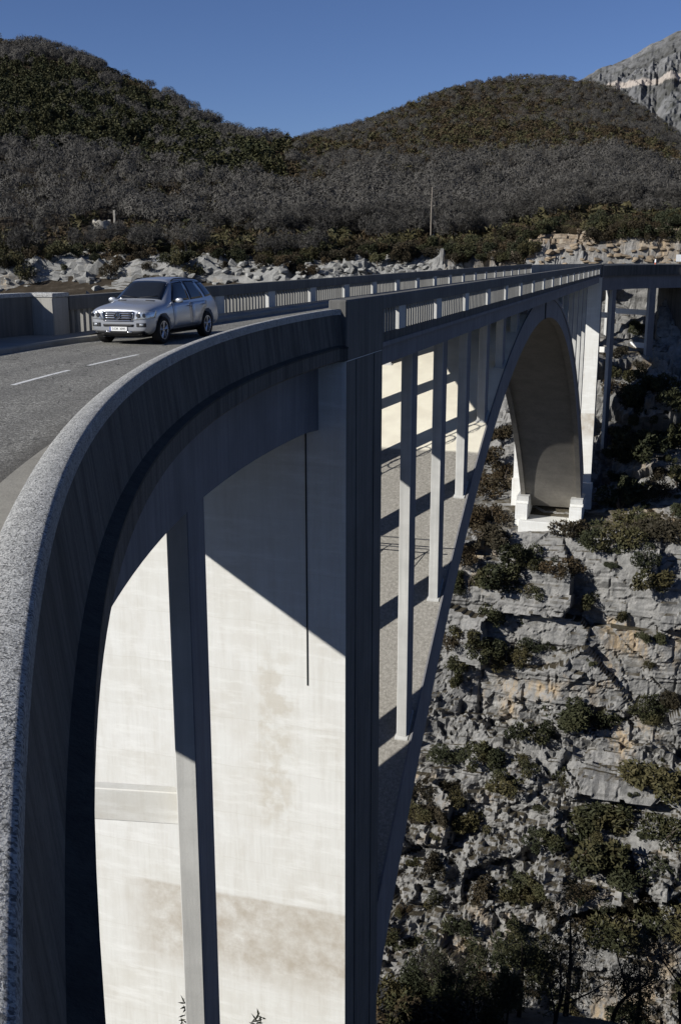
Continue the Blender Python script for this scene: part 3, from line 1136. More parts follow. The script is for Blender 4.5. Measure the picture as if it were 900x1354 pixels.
# ---- footing of the far springing
fz = z_in(LM - 5.2)
for n0, n1 in ((AN0 + .35, AN0 - 1.15), (AN1 - .35, AN1 + 1.15)):
    b1 = bbox(LM - 7.6, LM - 1.88, n0, n1, -31.5, fz - .55, 'springing_block', M['pier'], bridge, 0.03)
    bbox(LM - 7.0, LM - 1.87, n0 + (.1 if n0 > n1 else -.1), n1, fz - .548, fz - .25, 'springing_step', M['pier'], b1, 0.02)
    bbox(LM - 6.6, LM - 1.88, n0, n1, fz - .249, fz + .25, 'springing_step', M['column'], b1, 0.02)
bbox(LM - 5.2, LM - 1.88, AN0 - 1.0, AN1 + 1.0, -31.5, fz - 2.6, 'springing_wall', M['pier'], bridge, 0.03)
bbox(LM - 5.5, LM - 1.88, AN0 - .5, AN1 + .5, fz + .9, fz + 1.5, 'springing_beam', M['intrados'], bridge, 0.03)
bbox(LM - 8.4, LM - 1.88, AN0 - .2, AN1 + .2, -33.5, -29.6, 'footing_slab', M['pier'], bridge, 0.05)

# ---- inspection handrails on the vault
def handrail(l, na, nb, posts, hgt=1.0):
    parts = []
    z = z_ex(l)
    for h in (hgt, hgt * .55):
        parts.append(tube([B(l, na, z + h), B(l, nb, z + h)], 0.028, 6))
    for i in range(posts):
        n = na + (nb - na) * (i + .5) / posts
        parts.append(tube([B(l, n, z - .1), B(l, n, z + hgt)], 0.03, 6))
        parts.append(tube([B(l - .6, n, z_ex(l - .6) - .05), B(l, n, z + hgt * .6)], 0.022, 6))
    V, Fc = join(parts)
    obj('handrail', V, Fc, M['steel'], bridge)


handrail(19.7, -1.4, -7.6, 3)
# ladder of thin pipes beside a left-hand column; its loops show as shadows on the vault
lp = []
for l_ in (23.0, 22.45):
    lp.append(tube([B(l_, AN1 + .3, z_ex(l_) - .1), B(l_, AN1 + .3, ZB - .1)], 0.04, 6))
zz_ = z_ex(23.0) + 1.0
while zz_ < ZB - .4:
    lp.append(tube([B(23.0 - .32 + .42 * cos(t), AN1 + .3 + .1 * sin(t), zz_ + .35 * sin(t)) for t in np.linspace(0, 2 * pi, 15)], 0.03, 5))
    zz_ += 1.25
V, Fc = join(lp)
obj('access_ladder', V, Fc, M['steel'], bridge)

# ------------------------------------------------------------------ plants
def leaf_cloud(seed, lumps, count, size, flat=0.6, shell=0.55):
    """leaf-sized quads spread through a crown made of lumps (x, y, z, rx, rz)"""
    g = np.random.default_rng(seed)
    L = np.array(lumps, float)
    w = L[:, 3] ** 2 * L[:, 4]
    pick = g.choice(len(L), count, p=w / w.sum())
    u = g.normal(size=(count, 3)); u /= np.linalg.norm(u, axis=1)[:, None]
    rad = shell + (1 - shell) * g.random(count) ** 0.6
    rad *= 1 + 0.25 * (g.random(count) - 0.3) * (g.random(count) > 0.75)
    c = L[pick, :3] + u * rad[:, None] * np.stack([L[pick, 3], L[pick, 3], L[pick, 4]], 1)
    t = g.normal(size=(count, 3)); t += u * 0.6; t[:, 2] += 0.3; t /= np.linalg.norm(t, axis=1)[:, None]
    b = np.cross(t, g.normal(size=(count, 3))); b /= np.linalg.norm(b, axis=1)[:, None] + 1e-9
    s = size * (0.55 + 0.9 * g.random(count))[:, None]
    V = np.stack([c - t * s * .6, c + b * s * flat * .5, c + t * s * .7, c - b * s * flat * .5], 1).reshape(-1, 3)
    V[:, 2] = np.maximum(V[:, 2], 0.02)
    return V, np.arange(count * 4).reshape(-1, 4)


def bush_lumps(seed, h=1.0, r=0.6, k=7):
    g = random.Random(seed)
    out = []
    for i in range(k):
        a = g.random() * 2 * pi; d = r * 0.85 * math.sqrt(g.random()) * (1.25 if i % 3 == 0 else 1)
        z = h * (0.22 + 0.55 * g.random() * (1 - d / r * .5))
        q = g.uniform(.16, .46)
        out.append((d * cos(a), d * sin(a), z, r * q, h * q * .62))
    return out


def skeleton(seed, h, levels, spread=0.75, kids=3, lean=0.0, r0=None, up=0.25):
    """branch polylines [(points, radii, level)] of a bare tree"""
    g = random.Random(seed)
    out = []

    def grow(p, d, ln, r, lev):
        pts, rr = [p], [r]
        n = 4 if lev < 2 else 3
        q = p.copy()
        for i in range(n):
            d = (d + Vector((g.uniform(-1, 1), g.uniform(-1, 1), g.uniform(-.6, 1) * up * 2)) * .22).normalized()
            q = q + d * ln / n
            pts.append(q.copy()); rr.append(r * (1 - .45 * (i + 1) / n))
        out.append((pts, rr, lev))
        if lev >= levels: return
        for i in range(kids + (1 if g.random() < .5 else 0)):
            t = g.uniform(.35, 1) if lev else g.uniform(.3, 1)
            k = min(int(t * n), n - 1)
            o_ = pts[k].lerp(pts[k + 1], t * n - k)
            ax = Vector((g.uniform(-1, 1), g.uniform(-1, 1), g.uniform(-.3, .5))).normalized()
            nd = (d * (1 - spread * .5) + ax * spread).normalized()
            grow(o_, nd, ln * g.uniform(.55, .8), rr[k] * .58, lev + 1)
    grow(Vector((0, 0, 0)), Vector((lean, g.uniform(-.1, .1), 1)).normalized(), h * .42, r0 or h * .022, 0)
    return out


def skel_mesh(sk, lo, hi, sides=5):
    return join([tube([tuple(p) for p in pts], rr, sides if lv < 2 else 3) for pts, rr, lv in sk if lo <= lv <= hi])


def twig_fan(sk, lev, per, ln, w, seed):
    """fine twigs as slim triangles along the last branches"""
    g = random.Random(seed)
    V, Fc = [], []
    for pts, rr, lv in sk:
        if lv < lev: continue
        for i in range(per):
            k = g.randrange(len(pts) - 1)
            p = pts[k].lerp(pts[k + 1], g.random())
            d = Vector((g.gauss(0, 1), g.gauss(0, 1), g.gauss(.45, .8))).normalized()
            e = d.cross(Vector((g.gauss(0, 1), g.gauss(0, 1), g.gauss(0, 1)))).normalized() * w
            q = p + d * ln * g.uniform(.5, 1.2)
            b = len(V)
            V += [tuple(p - e), tuple(p + e), tuple(q)]
            Fc.append((b, b + 1, b + 2))
    return V, Fc


def mesh_of(name, V, Fc, mat):
    me = bpy.data.meshes.new(name)
    me.from_pydata(V.tolist() if isinstance(V, np.ndarray) else V, [], Fc.tolist() if isinstance(Fc, np.ndarray) else Fc)
    me.materials.append(mat)
    me.update()
    return me


PLANT = {'juniper': [], 'rusty': [], 'bare': [], 'pine': []}
for i in range(6):
    h = 1.0
    V, Fq = leaf_cloud(100 + i, bush_lumps(i, 1.0, 0.62, 9 + i % 3), 1900, 0.075, .5)
    PLANT['juniper'].append([('foliage', mesh_of('juniper_foliage', V, Fq, M['juniper'])), ('stem', mesh_of('stem', *skel_mesh(skeleton(i, 1.1, 1, r0=.035), 0, 1, 5), M['bark']))])
    V, Fq = leaf_cloud(200 + i, bush_lumps(50 + i, 1.0, 0.62, 9 + i % 3), 1700, 0.072, .5)
    PLANT['rusty'].append([('foliage', mesh_of('rusty_foliage', V, Fq, M['rusty'])), ('stem', mesh_of('stem', *skel_mesh(skeleton(40 + i, 1.1, 1, r0=.035), 0, 1, 5), M['bark']))])
    sk = skeleton(300 + i, 1.0, 3, .95, 3, up=.1)
    lv_, lf_ = leaf_cloud(330 + i, [(x_, y_, z_ * .8 + .30, r_ * .9, h_ * .9) for x_, y_, z_, r_, h_ in bush_lumps(70 + i, .85, .5, 11)], 1300, .085, .13, .5)
    V, Fc = join([skel_mesh(sk, 2, 3, 3), twig_fan(sk, 2, 6, .12, .002, i), (lv_.tolist(), lf_.tolist())])
    PLANT['bare'].append([('trunk', mesh_of('trunk', *skel_mesh(sk, 0, 1, 5), M['twig'])), ('crown', mesh_of('crown', V, Fc, M['twig']))])


def place(kind, var, loc, size, rz, name, label, cat, group, sx=1.0):
    e = bpy.data.objects.new(name, None)
    COL.objects.link(e)
    e.empty_display_size = 0.2
    e.location = loc
    e.rotation_euler = (0, 0, rz)
    e.scale = (size * sx, size * (2.05 - sx), size)
    for pn, me in PLANT[kind][var % len(PLANT[kind])]:
        c = bpy.data.objects.new(pn, me)
        COL.objects.link(c)
        c.parent = e
    tag(e, label, cat, group)
    return e


rng = random.Random(11)
# ---- cliff bushes, the ones that stand out in the photograph first (x, y of the base, width in photo pixels)
SPOT = [(655, 775, 62), (640, 868, 50), (664, 826, 52), (711, 855, 34), (690, 742, 46), (742, 758, 44), (806, 722, 56), (770, 802, 40), (868, 780, 58),
        (857, 850, 28), (822, 818, 24), (611, 845, 36), (590, 850, 30), (617, 882, 40), (652, 882, 52), (605, 905, 34), (882, 712, 60), (874, 655, 46),
        (820, 672, 58), (722, 752, 34), (620, 775, 40), (700, 975, 42), (762, 962, 62), (806, 962, 46), (640, 1010, 50), (572, 1050, 44), (588, 1004, 36),
        (800, 1090, 70), (870, 1045, 68), (622, 1100, 44), (782, 1140, 90), (640, 1195, 52), (532, 1258, 52), (570, 1148, 40), (858, 940, 44), (890, 930, 40),
        (855, 745, 40), (760, 705, 40), (700, 790, 30), (840, 700, 50), (660, 1040, 40), (690, 1020, 34), (730, 1030, 36), (890, 1120, 60), (850, 1170, 60),
        (560, 1090, 36), (600, 1060, 30), (720, 1120, 40), (700, 1180, 44), (760, 1210, 60), (820, 1230, 70), (880, 1230, 60), (610, 1230, 46), (660, 1260, 60),
        (585, 700, 40), (630, 720, 56), (648, 690, 50), (640, 655, 50), (650, 610, 40), (660, 575, 34), (605, 740, 40), (668, 640, 46), (620, 690, 46),
        (845, 612, 70), (885, 590, 60), (860, 560, 40), (830, 585, 40), (895, 640, 40), (735, 860, 16), (826, 500, 30), (842, 486, 26), (816, 522, 30), (836, 440, 24), (812, 470, 22), (870, 520, 44), (850, 530, 40), (890, 540, 40), (828, 540, 36), (780, 880, 14), (858, 880, 18)]
ncl = 0
def cliff_bush(x, y, wpx, rusty):
    global ncl
    p, nrm = hit_bank(x, y)
    if p is None: return
    dist = p.length
    w = wpx / F_PX * dist
    kind = 'rusty' if rusty else 'juniper'
    if y < 745 and x < 690: zone_ = 'on the slope seen between the arch and the far pier'
    elif y < 745: zone_ = 'on the broken ground right of the far pier footing'
    elif y < 930 and x >= 690: zone_ = 'growing from the sheer grey cliff right of the arch'
    elif y < 990 and x < 690: zone_ = 'growing from the rocks close beside the arch edge'
    elif y < 1110: zone_ = 'on the ledges halfway down the gorge wall'
    else: zone_ = 'on the rough lower gorge wall above the dark treetops'
    big_ = 'large' if wpx > 42 else 'mid-sized' if wpx > 25 else 'small'
    lab = big_ + (' rust brown bush ' if rusty else ' dark olive juniper bush ') + zone_
    place(kind, rng.randrange(6), (p.x, p.y, p.z - w * .18), w / 1.12 * rng.uniform(.95, 1.15), rng.random() * 6.28,
          'rusty_bush' if rusty else 'juniper_bush', lab, 'bush', lab.replace(' bush ', ' bushes '), rng.uniform(.7, 1.4))
    ncl += 1


for x, y, w in SPOT:
    cliff_bush(x, y, w, x < 690 and y < 745 or rng.random() < .2)
tries = 0
while ncl < 225 and tries < 6000:
    tries += 1
    x = rng.uniform(480, 960); y = rng.uniform(560, 1380)
    p, nrm = hit_bank(x, y)
    if p is None: continue
    dens = float(fbm(np.array(x / 75.), np.array(y / 55.), 3, 55))
    steepness = abs(nrm.z)
    want = .03 + .95 * max(0, dens - .5) * 5 + (.5 if steepness > .6 else 0)
    if 755 < y < 925 and x > 690: want *= .12
    if 885 < y < 980 and x < 690: want *= .12
    if x < 690 and y < 720: want = 1
    if y < 690 and x > 790: want = .9
    if 662 < x < 800 and y < 735: continue
    if rng.random() > want: continue
    cliff_bush(x, y, (8 + 28 * rng.random() ** 2.0) * (1.2 if y > 1000 else 1.0), rng.random() < (.85 if x < 690 and y < 730 else .3))


# ---- plants of the hillside: nearest ones as individuals, the rest as a wood that reads as one mass
g = np.random.default_rng(5)
NP = 17000
az = g.uniform(R(-23), R(26), NP)
u_ = g.random(NP)
rmax = np.interp(az, RR_AZ, RR) + 25
r0 = (RIM_L - 6 + float(P0 @ AV)) / np.cos(az - AZ)
rad = np.sqrt(r0 ** 2 + u_ * (rmax ** 2 - r0 ** 2))
px, py = rad * np.sin(az), rad * np.cos(az)
pz = hill_z(px, py)
for i in range(NP):
    if rad[i] < r0[i] + 8:
        h_ = bank_bvh.ray_cast(Vector((px[i], py[i], 60)), Vector((0, 0, -1)))
        if h_[0] is not None: pz[i] = max(pz[i], h_[0].z)
q_ = (rad - r0) / (rmax - r0)
dn = fbm(px / 26, py / 26, 3, 81)
dn2 = fbm(px / 55, py / 55, 3, 83)
kind = np.where(dn > 0.52, 0, 1)                                    # 0 bare tree, 1 rusty bush, 2 juniper, 3 pine
kind = np.where((kind == 1) & (g.random(NP) < .42), 2, kind)
kind = np.where((q_ < .10) & (g.random(NP) < .75), 1 + (g.random(NP) < .4), kind)
kind = np.where((q_ > .12) & (q_ < .42) & (g.random(NP) < .42), 0, kind)
pmask = sstep(R(-3.0), R(-7), az + R(5) * (dn - .5)) * sstep(.38, .50, q_ + .25 * (dn2 - .5)) * sstep(.80, .64, q_ + .3 * (dn - .5))
kind = np.where(g.random(NP) < pmask * .78, 3, kind)
top = (q_ > .42) & (az > R(-2))
kind = np.where(top, np.where(g.random(NP) < .35 + 1.6 * (dn2 - .5), 0, 1 + (g.random(NP) < .35)), kind)
keep = np.ones(NP, bool)
hgt = np.select([kind == 0, kind == 1, kind == 2], [g.uniform(4.0, 7.2, NP), g.uniform(1.6, 3.4, NP), g.uniform(1.8, 3.8, NP)], g.uniform(3.8, 7.0, NP))
hgt *= np.where(top, np.where(kind == 0, .55, 1.0), 1) * (1 - .45 * sstep(.86, .97, q_))
order = np.argsort(rad)
in_view = (az > R(-18.4)) & (az < R(18.8))
names = {0: ('bare', 'bare_tree', 'bare grey leafless tree on the scrubby slope behind the bridge', 'tree', 'bare trees on the slope behind the bridge', 270),
         1: ('rusty', 'rusty_bush', 'low rust brown bush on the scrubby slope behind the bridge', 'bush', 'rust brown bushes on the slope behind the bridge', 170),
         2: ('juniper', 'juniper_bush', 'low dark green juniper bush on the scrubby slope behind the bridge', 'bush', 'dark green bushes on the slope behind the bridge', 60)}
cnt = {0: 0, 1: 0, 2: 0}
rest = []
RUIN = []


def hit_hill(x, y):
    d = ray_px(x, y)
    for t in np.arange(150, 900, .5):
        p = d * t
        if p.z + CAM_Z < float(hill_z(np.array(p.x), np.array(p.y))): return Vector((p.x, p.y, p.z + CAM_Z))


ruin_p = hit_hill(137, 301)
pole_p = hit_hill(569, 321)
for i in order:
    if not keep[i]: continue
    # keep clear of the ruin and the poles, seen from us
    clear = False
    for c_, ws in ((ruin_p, 5.0), (pole_p, 2.2)):
        da = (az[i] - math.atan2(c_.x, c_.y)) * rad[i]
        dr = c_.xy.length - rad[i]
        if abs(da) < ws and -4 < dr < 30: clear = True
    if clear: continue
    k_ = int(kind[i])
    if k_ in cnt and in_view[i] and cnt[k_] < names[k_][5]:
        kd, nm, lab, cat, grp, mx = names[k_]
        sz = float(hgt[i]) * (1.0 if k_ else 1.05)
        ad = math.degrees(az[i])
        lab = lab.replace('on the scrubby slope behind the bridge', 'on the slope ' + (
            'above the car at far left' if ad < -12 else 'between the stone ruin and the car roof' if ad < -7.5 else 'above the middle of the left balustrade' if ad < -1
            else 'left of the tall utility pole' if ad < 4.6 else 'right of the tall utility pole' if ad < 10 else 'above the orange rock cut')).replace('leafless tree', 'leafless tree' if sz > 4.9 else 'leafless small tree')
        grp = lab
        place(kd, int(i), (float(px[i]), float(py[i]), float(pz[i]) - .12), sz, float(g.random() * 6.28), nm, lab, cat, grp, 1.15 if k_ else 1.0)
        cnt[k_] += 1
    else:
        rest.append(i)
rest = np.array(rest)

# low-poly stand of the rest, baked per kind
def far_templates(k_):
    out = []
    for v in range(5):
        if k_ == 0:
            gg = np.random.default_rng(900 + v)
            n = 190
            u = gg.normal(size=(n, 3)); u[:, 2] = abs(u[:, 2]) * .9 - .25; u /= np.linalg.norm(u, axis=1)[:, None]
            lump = 1 + .16 * np.sin(u[:, 0] * 5 + v) * np.cos(u[:, 1] * 4 + 2 * v)
            c = np.array([0, 0, .56]) + u * np.array([.43, .43, .40]) * (lump * (0.7 + .3 * gg.random(n) ** .5))[:, None]
            t = np.cross(u, gg.normal(size=(n, 3))); t[:, 2] += .35; t /= np.linalg.norm(t, axis=1)[:, None]
            b = np.cross(u + gg.normal(size=(n, 3)) * .35, t); b /= np.linalg.norm(b, axis=1)[:, None]
            V = np.stack([c - b * .015, c + b * .015, c + t * (.08 + .10 * gg.random(n))[:, None]], 1)
            tr = np.array([[(-.02, 0, 0), (.02, 0, 0), (0, 0, .6)], [(0, -.02, 0), (0, .02, 0), (0, 0, .6)]])
            V = np.concatenate([V, tr]).reshape(-1, 3)
        elif k_ == 3:
            gg = np.random.default_rng(950 + v)
            n = 170
            z = .12 + .88 * gg.random(n) ** 1.2
            a = gg.random(n) * 2 * pi
            rr = .34 * (1 - z) ** .6 * (.35 + .75 * gg.random(n)) + .02
            c = np.stack([rr * np.cos(a), rr * np.sin(a), z], 1)
            t = np.stack([np.cos(a), np.sin(a), gg.normal(.1, .5, n)], 1)
            b = np.cross(t, gg.normal(size=(n, 3))); b /= np.linalg.norm(b, axis=1)[:, None]
            V = np.stack([c - t * .05 - b * .05, c - t * .05 + b * .05, c + t * .10], 1).reshape(-1, 3)
        else:
            V4, F4 = leaf_cloud(970 + v + 10 * k_, bush_lumps(v + 20, 1.0, .62, 6), 55, .26, .75)
            V = V4.reshape(-1, 4, 3)[:, [0, 1, 2]].reshape(-1, 3)
        out.append(V)
    return out


def bake(k_, idx, name, label, cat, mat):
    T = far_templates(k_)
    allv = []
    for v, tv in enumerate(T):
        sel = idx[idx % len(T) == v]
        if not len(sel): continue
        th = g.random(len(sel)) * 2 * pi
        c, s = np.cos(th)[:, None], np.sin(th)[:, None]
        wd = g.uniform(.85, 1.25, len(sel))[:, None]
        x = (tv[None, :, 0] * c - tv[None, :, 1] * s) * hgt[sel][:, None] * wd + px[sel][:, None]
        y = (tv[None, :, 0] * s + tv[None, :, 1] * c) * hgt[sel][:, None] * wd + py[sel][:, None]
        z = tv[None, :, 2] * hgt[sel][:, None] + pz[sel][:, None] - .1
        allv.append(np.stack([x, y, z], -1).reshape(-1, 3))
    V = np.concatenate(allv)
    o = fast_mesh(name, V, np.arange(len(V)).reshape(-1, 3), mat)
    tag(o, label, cat, kind='stuff')
    return o


bake(0, rest[kind[rest] == 0], 'bare_wood', 'grey leafless woodland covering the hills behind the bridge', 'woodland', M['twig'])
bake(1, rest[kind[rest] == 1], 'rusty_scrub', 'rust brown scrub covering the hills behind the bridge', 'scrub', M['rusty'])
bake(2, rest[kind[rest] == 2], 'juniper_scrub', 'dark green juniper scrub covering the hills behind the bridge', 'scrub', M['juniper'])
bake(3, rest[kind[rest] == 3], 'pine_wood', 'dark green pine wood on the left hill', 'woodland', M['pine'])

# ---- limestone blocks along the rim and in the blasted cut
def boulder_mesh(seed, mat, nm):
    gg = random.Random(seed)
    bm = bmesh.new()
    for i in range(22):
        x, y, z = (gg.uniform(-1, 1) for _ in range(3))
        m_ = max(abs(x), abs(y), abs(z)) ** .55
        bm.verts.new((x / m_ * .5 * gg.uniform(.85, 1), y / m_ * .5, z / m_ * .42))
    r_ = bmesh.ops.convex_hull(bm, input=bm.verts)
    bmesh.ops.delete(bm, geom=[v for v in bm.verts if not v.link_faces], context='VERTS')
    me = bpy.data.meshes.new(nm)
    bm.to_mesh(me); bm.free()
    me.materials.append(mat)
    return me


M['boulder'] = plain('pale limestone blocks', (0.23, 0.226, 0.21), .95, .1, var=.5, scale=1.1)
M['cutrock'] = plain('tan blasted limestone', (0.215, 0.17, 0.12), .95, .1, var=.55, scale=.5)
BW = [boulder_mesh(i, M['boulder'], 'boulder') for i in range(9)]
BT = [boulder_mesh(40 + i, M['cutrock'], 'rock_block') for i in range(9)]


def boulder(x, y, wpx, meshes, nm, lab, grp, asp=.62):
    p, nrm = hit_bank(x, y)
    if p is None: return
    if p.y > 260: return
    w = wpx / F_PX * p.length
    o = bpy.data.objects.new(nm, meshes[rng.randrange(9)])
    COL.objects.link(o)
    o.location = (p.x, p.y, p.z + w * asp * .12)
    o.scale = (w, w * rng.uniform(.8, 1.2), w * asp * rng.uniform(.8, 1.3))
    o.rotation_euler = (rng.uniform(-.2, .2), rng.uniform(-.15, .15), rng.uniform(-.5, .5))
    tag(o, lab, 'rock', grp)


for x in np.arange(-15, 620, 7.0):
    for base_y, amp, dens in ((380, 5, .9), (371, 5, .75), (361, 5, .5 if x < 130 or x > 190 else .1), (350, 5, .32 if x < 130 else .06)):
        by = base_y - (8 if x > 200 else 0) - (5 if x > 330 else 0) - (6 if x > 440 else 0)
        dn_ = float(fbm(np.array(x / 38.), np.array(by / 14.), 2, 66))
        if rng.random() < dens * (1.1 * dn_) and not (150 < x < 195 and base_y < 376 and rng.random() < .8):
            boulder(x + rng.uniform(-4, 4), by + rng.uniform(-amp, amp), rng.uniform(6, 15), BW, 'limestone_boulder',
                    'pale limestone block on the gorge rim ' + ('at the far left above the solid parapet' if x < 110 else 'above the car' if x < 290 else 'above the left balustrade'),
                    'pale limestone blocks on the gorge rim ' + ('far left' if x < 110 else 'above the car' if x < 290 else 'above the balustrade'))
for x in np.arange(600, 915, 7.5):
    for base_y, dens in ((349, .9), (340, .85), (331, .8), (322, .5)):
        by = base_y + (6 if x < 700 else 0)
        if rng.random() < dens * (.15 if x < 700 else .8):
            boulder(x + rng.uniform(-4, 4), by + rng.uniform(-4, 4), rng.uniform(5, 12), BT, 'rock_block',
                    'tan rock block in the cut face ' + ('left of the far bridge end' if x < 790 else 'right of the far bridge end'), 'tan rock blocks in the cut ' + ('left of the far end' if x < 790 else 'right of the far end'), .5)
for i in range(170):
    x = rng.uniform(-15, 905) if i % 3 else rng.uniform(430, 710)
    y = (rng.uniform(328, 356) if rng.random() < .75 else rng.uniform(350, 376)) if x < 430 else rng.uniform(318, 352) if x < 700 else rng.uniform(300, 322)
    p, nrm = hit_bank(x, y)
    if p is None or p.length > 260: continue
    w = rng.uniform(12, 32) / F_PX * p.length
    ru = rng.random() < .5
    where = 'among the pale rim rocks ' + ('far left' if x < 110 else 'behind the car' if x < 290 else 'behind the left balustrade') if x < 430 else 'at the slope foot left of the tan rock cut' if x < 700 else 'on top of the tan rock cut'
    lab = ('rust brown bush ' if ru else 'dark green bush ') + where
    place('rusty' if ru else 'juniper', i, (p.x, p.y, p.z - .15), w / 1.1, rng.random() * 6.28, 'rusty_bush' if ru else 'juniper_bush', lab, 'bush', lab.replace('bush', 'bushes', 1), rng.uniform(.8, 1.3))

# ---- ruin and poles on the slope
ruin = empty('stone_ruin', tuple(ruin_p - Vector((0, 0, .6))))
tag(ruin, 'ruined round stone base with one standing pillar among the scrub', 'ruin')
sc_ = ruin_p.length / F_PX                                 # metres per photo pixel there
V, Fc = [], []
rw, hw = 11 * sc_, 9 * sc_
bx_, by_, bz_ = ruin_p
for i in range(25):
    a = -2.8 + 4.9 * i / 24
    hh = hw * (.75 + .35 * random.Random(i).random()) * (1.0 if i < 20 else .6)
    for r_ in (rw, rw * .72):
        for z in (-1.0, hh):
            V.append((bx_ - 2 * sc_ + r_ * cos(a), by_ + r_ * sin(a), bz_ + z))
for i in range(24):
    b = i * 4
    Fc += [(b, b + 4, b + 5, b + 1), (b + 2, b + 3, b + 7, b + 6), (b + 1, b + 5, b + 7, b + 3)]
Fc += [(0, 1, 3, 2), (96, 98, 99, 97)]
recalc(obj('ring_wall', V, Fc, M['stone'], ruin))
def wbox(x0, x1, y0, y1, z0, z1):
    return [(x0, y0, z0), (x1, y0, z0), (x1, y1, z0), (x0, y1, z0), (x0, y0, z1), (x1, y0, z1), (x1, y1, z1), (x0, y1, z1)]
hexa(wbox(bx_ + 13.2 * sc_, bx_ + 15.6 * sc_, by_ - .2, by_ + .25, bz_ - 1, bz_ + 21 * sc_), 'pillar', M['stone'], ruin, .03)
hexa(wbox(bx_ - 4 * sc_, bx_ + 15 * sc_, by_ - .8, by_ - .35, bz_ - 1.2, bz_ + 2.2 * sc_), 'low_wall', M['stone'], ruin, .05)

sp_px = pole_p.length / F_PX
V, Fc = tube([pole_p - Vector((0, 0, .5)), pole_p + Vector((.15 * sp_px, 0, 34 * sp_px)), pole_p + Vector((1.0 * sp_px, 0, 68 * sp_px))], [.16, .14, .11], 8)
p_e = empty('utility_pole', tuple(pole_p - Vector((0, 0, .5))))
tag(p_e, 'tall pale wooden utility pole standing in the scrub', 'pole')
obj('pole', V, Fc, M['wood'], p_e)
V, Fc = tube([pole_p + Vector((-2.2 * sp_px, 0, 45 * sp_px)), pole_p + Vector((3.4 * sp_px, 0, 45 * sp_px))], .07, 6)
cb_ = obj('crossbar', V, Fc, M['wood'], p_e)
for dx in (-2.0, 3.2):
    V, Fc = tube([pole_p + Vector((dx * sp_px, 0, 45.2 * sp_px)), pole_p + Vector((dx * sp_px, 0, 46.6 * sp_px))], [.09, .06], 6)
    obj('insulator', V, Fc, M['stone'], p_e)
p2 = pole_p + Vector((4.0 * sp_px, .3, -.3))
e2_ = empty('marker_pole', tuple(p2))
tag(e2_, 'short thin pole right beside the tall utility pole', 'pole')
V, Fc = tube([p2, p2 + Vector((.4 * sp_px, 0, 36 * sp_px))], [.085, .06], 7)
obj('pole', V, Fc, M['wood'], e2_)
V, Fc = tube([p2 + Vector((-.5 * sp_px, 0, 10 * sp_px)), p2 + Vector((-.5 * sp_px, 0, 13 * sp_px))], [.16, .16], 7)
obj('junction_box', V, Fc, M['stone'], e2_)

# ---- road sign and marker at the far end of the road
def far_pt(x, y_dist, z):
    d = ray_px(x, 345)
    return Vector((d.x / d.y * y_dist, y_dist, z))


q = far_pt(897, 150, 0.0)
sg = empty('road_sign', tuple(q))
tag(sg, 'small white road sign at the far end of the bridge road', 'sign')
M['white'] = plain('white sign face', (0.75, 0.75, 0.73), .5, .4, var=.04)
M['red'] = plain('faded red paint', (0.45, 0.12, 0.07), .6, .3)
obj('post', *tube([q + Vector((0, 0, -.2)), q + Vector((0, 0, 3.6))], .05, 6), M['steel'], sg)
hexa(wbox(q.x - .45, q.x + .45, q.y - .08, q.y - .055, 1.4, 2.35), 'panel', M['white'], sg)
q = far_pt(866, 148, 0.0)
mk = empty('marker_post', tuple(q))
tag(mk, 'small red and white marker post at the far roadside', 'marker')
obj('post', *tube([q, q + Vector((0, 0, 1.3))], .11, 8), M['red'], mk)
obj('cap', *tube([q + Vector((0, 0, 1.301)), q + Vector((0, 0, 1.75))], [.13, .10], 8), M['white'], mk)

# ---- trees on our own slope, dark at the bottom of the picture
def near_tree_bare(x, y, h, seed, lean, label, zoff=0.0):
    z = float(near_z(np.array(x), np.array(y))) - .2 + zoff
    e = empty('bare_tree', (x, y, z))
    tag(e, label, 'tree')
    sk = skeleton(seed, h, 4, .72, 3, lean, h * .016, .35)
    for nm, dat, mt in (('trunk', skel_mesh(sk, 0, 1, 7), M['bark_dark']), ('crown', join([skel_mesh(sk, 2, 4, 4), twig_fan(sk, 3, 3, h * .055, h * .0008, seed)]), M['bark_dark'])):
        o = obj(nm, dat[0], dat[1], mt)
        o.parent = e
    return e


def near_conifer(x, y, h, seed, label, slim=1.0, zoff=0.0):
    h *= .86
    z = float(near_z(np.array(x), np.array(y))) - .2 + zoff
    e = empty('evergreen_tree', (x, y, z))
    tag(e, label, 'tree')
    gg = random.Random(seed)
    lumps = []
    for i in range(26):
        t = gg.random() ** .8
        r_ = h * .26 * slim * (1 - t) ** .7 + .15
        a = gg.random() * 6.28
        lumps.append((r_ * .7 * cos(a), r_ * .7 * sin(a), h * (.08 + .86 * t), r_ * .55 + .12, h * .075))
    V, Fq = leaf_cloud(seed, lumps, 4200, .17, .3, .3)
    o = obj('crown', V, Fq, M['juniper']); o.parent = e
    o = obj('trunk', *tube([(0, 0, 0), (.1, 0, h * .4), (0, .1, h * .7)], [h * .02, h * .012, h * .004], 7), M['bark_dark']); o.parent = e
    return e


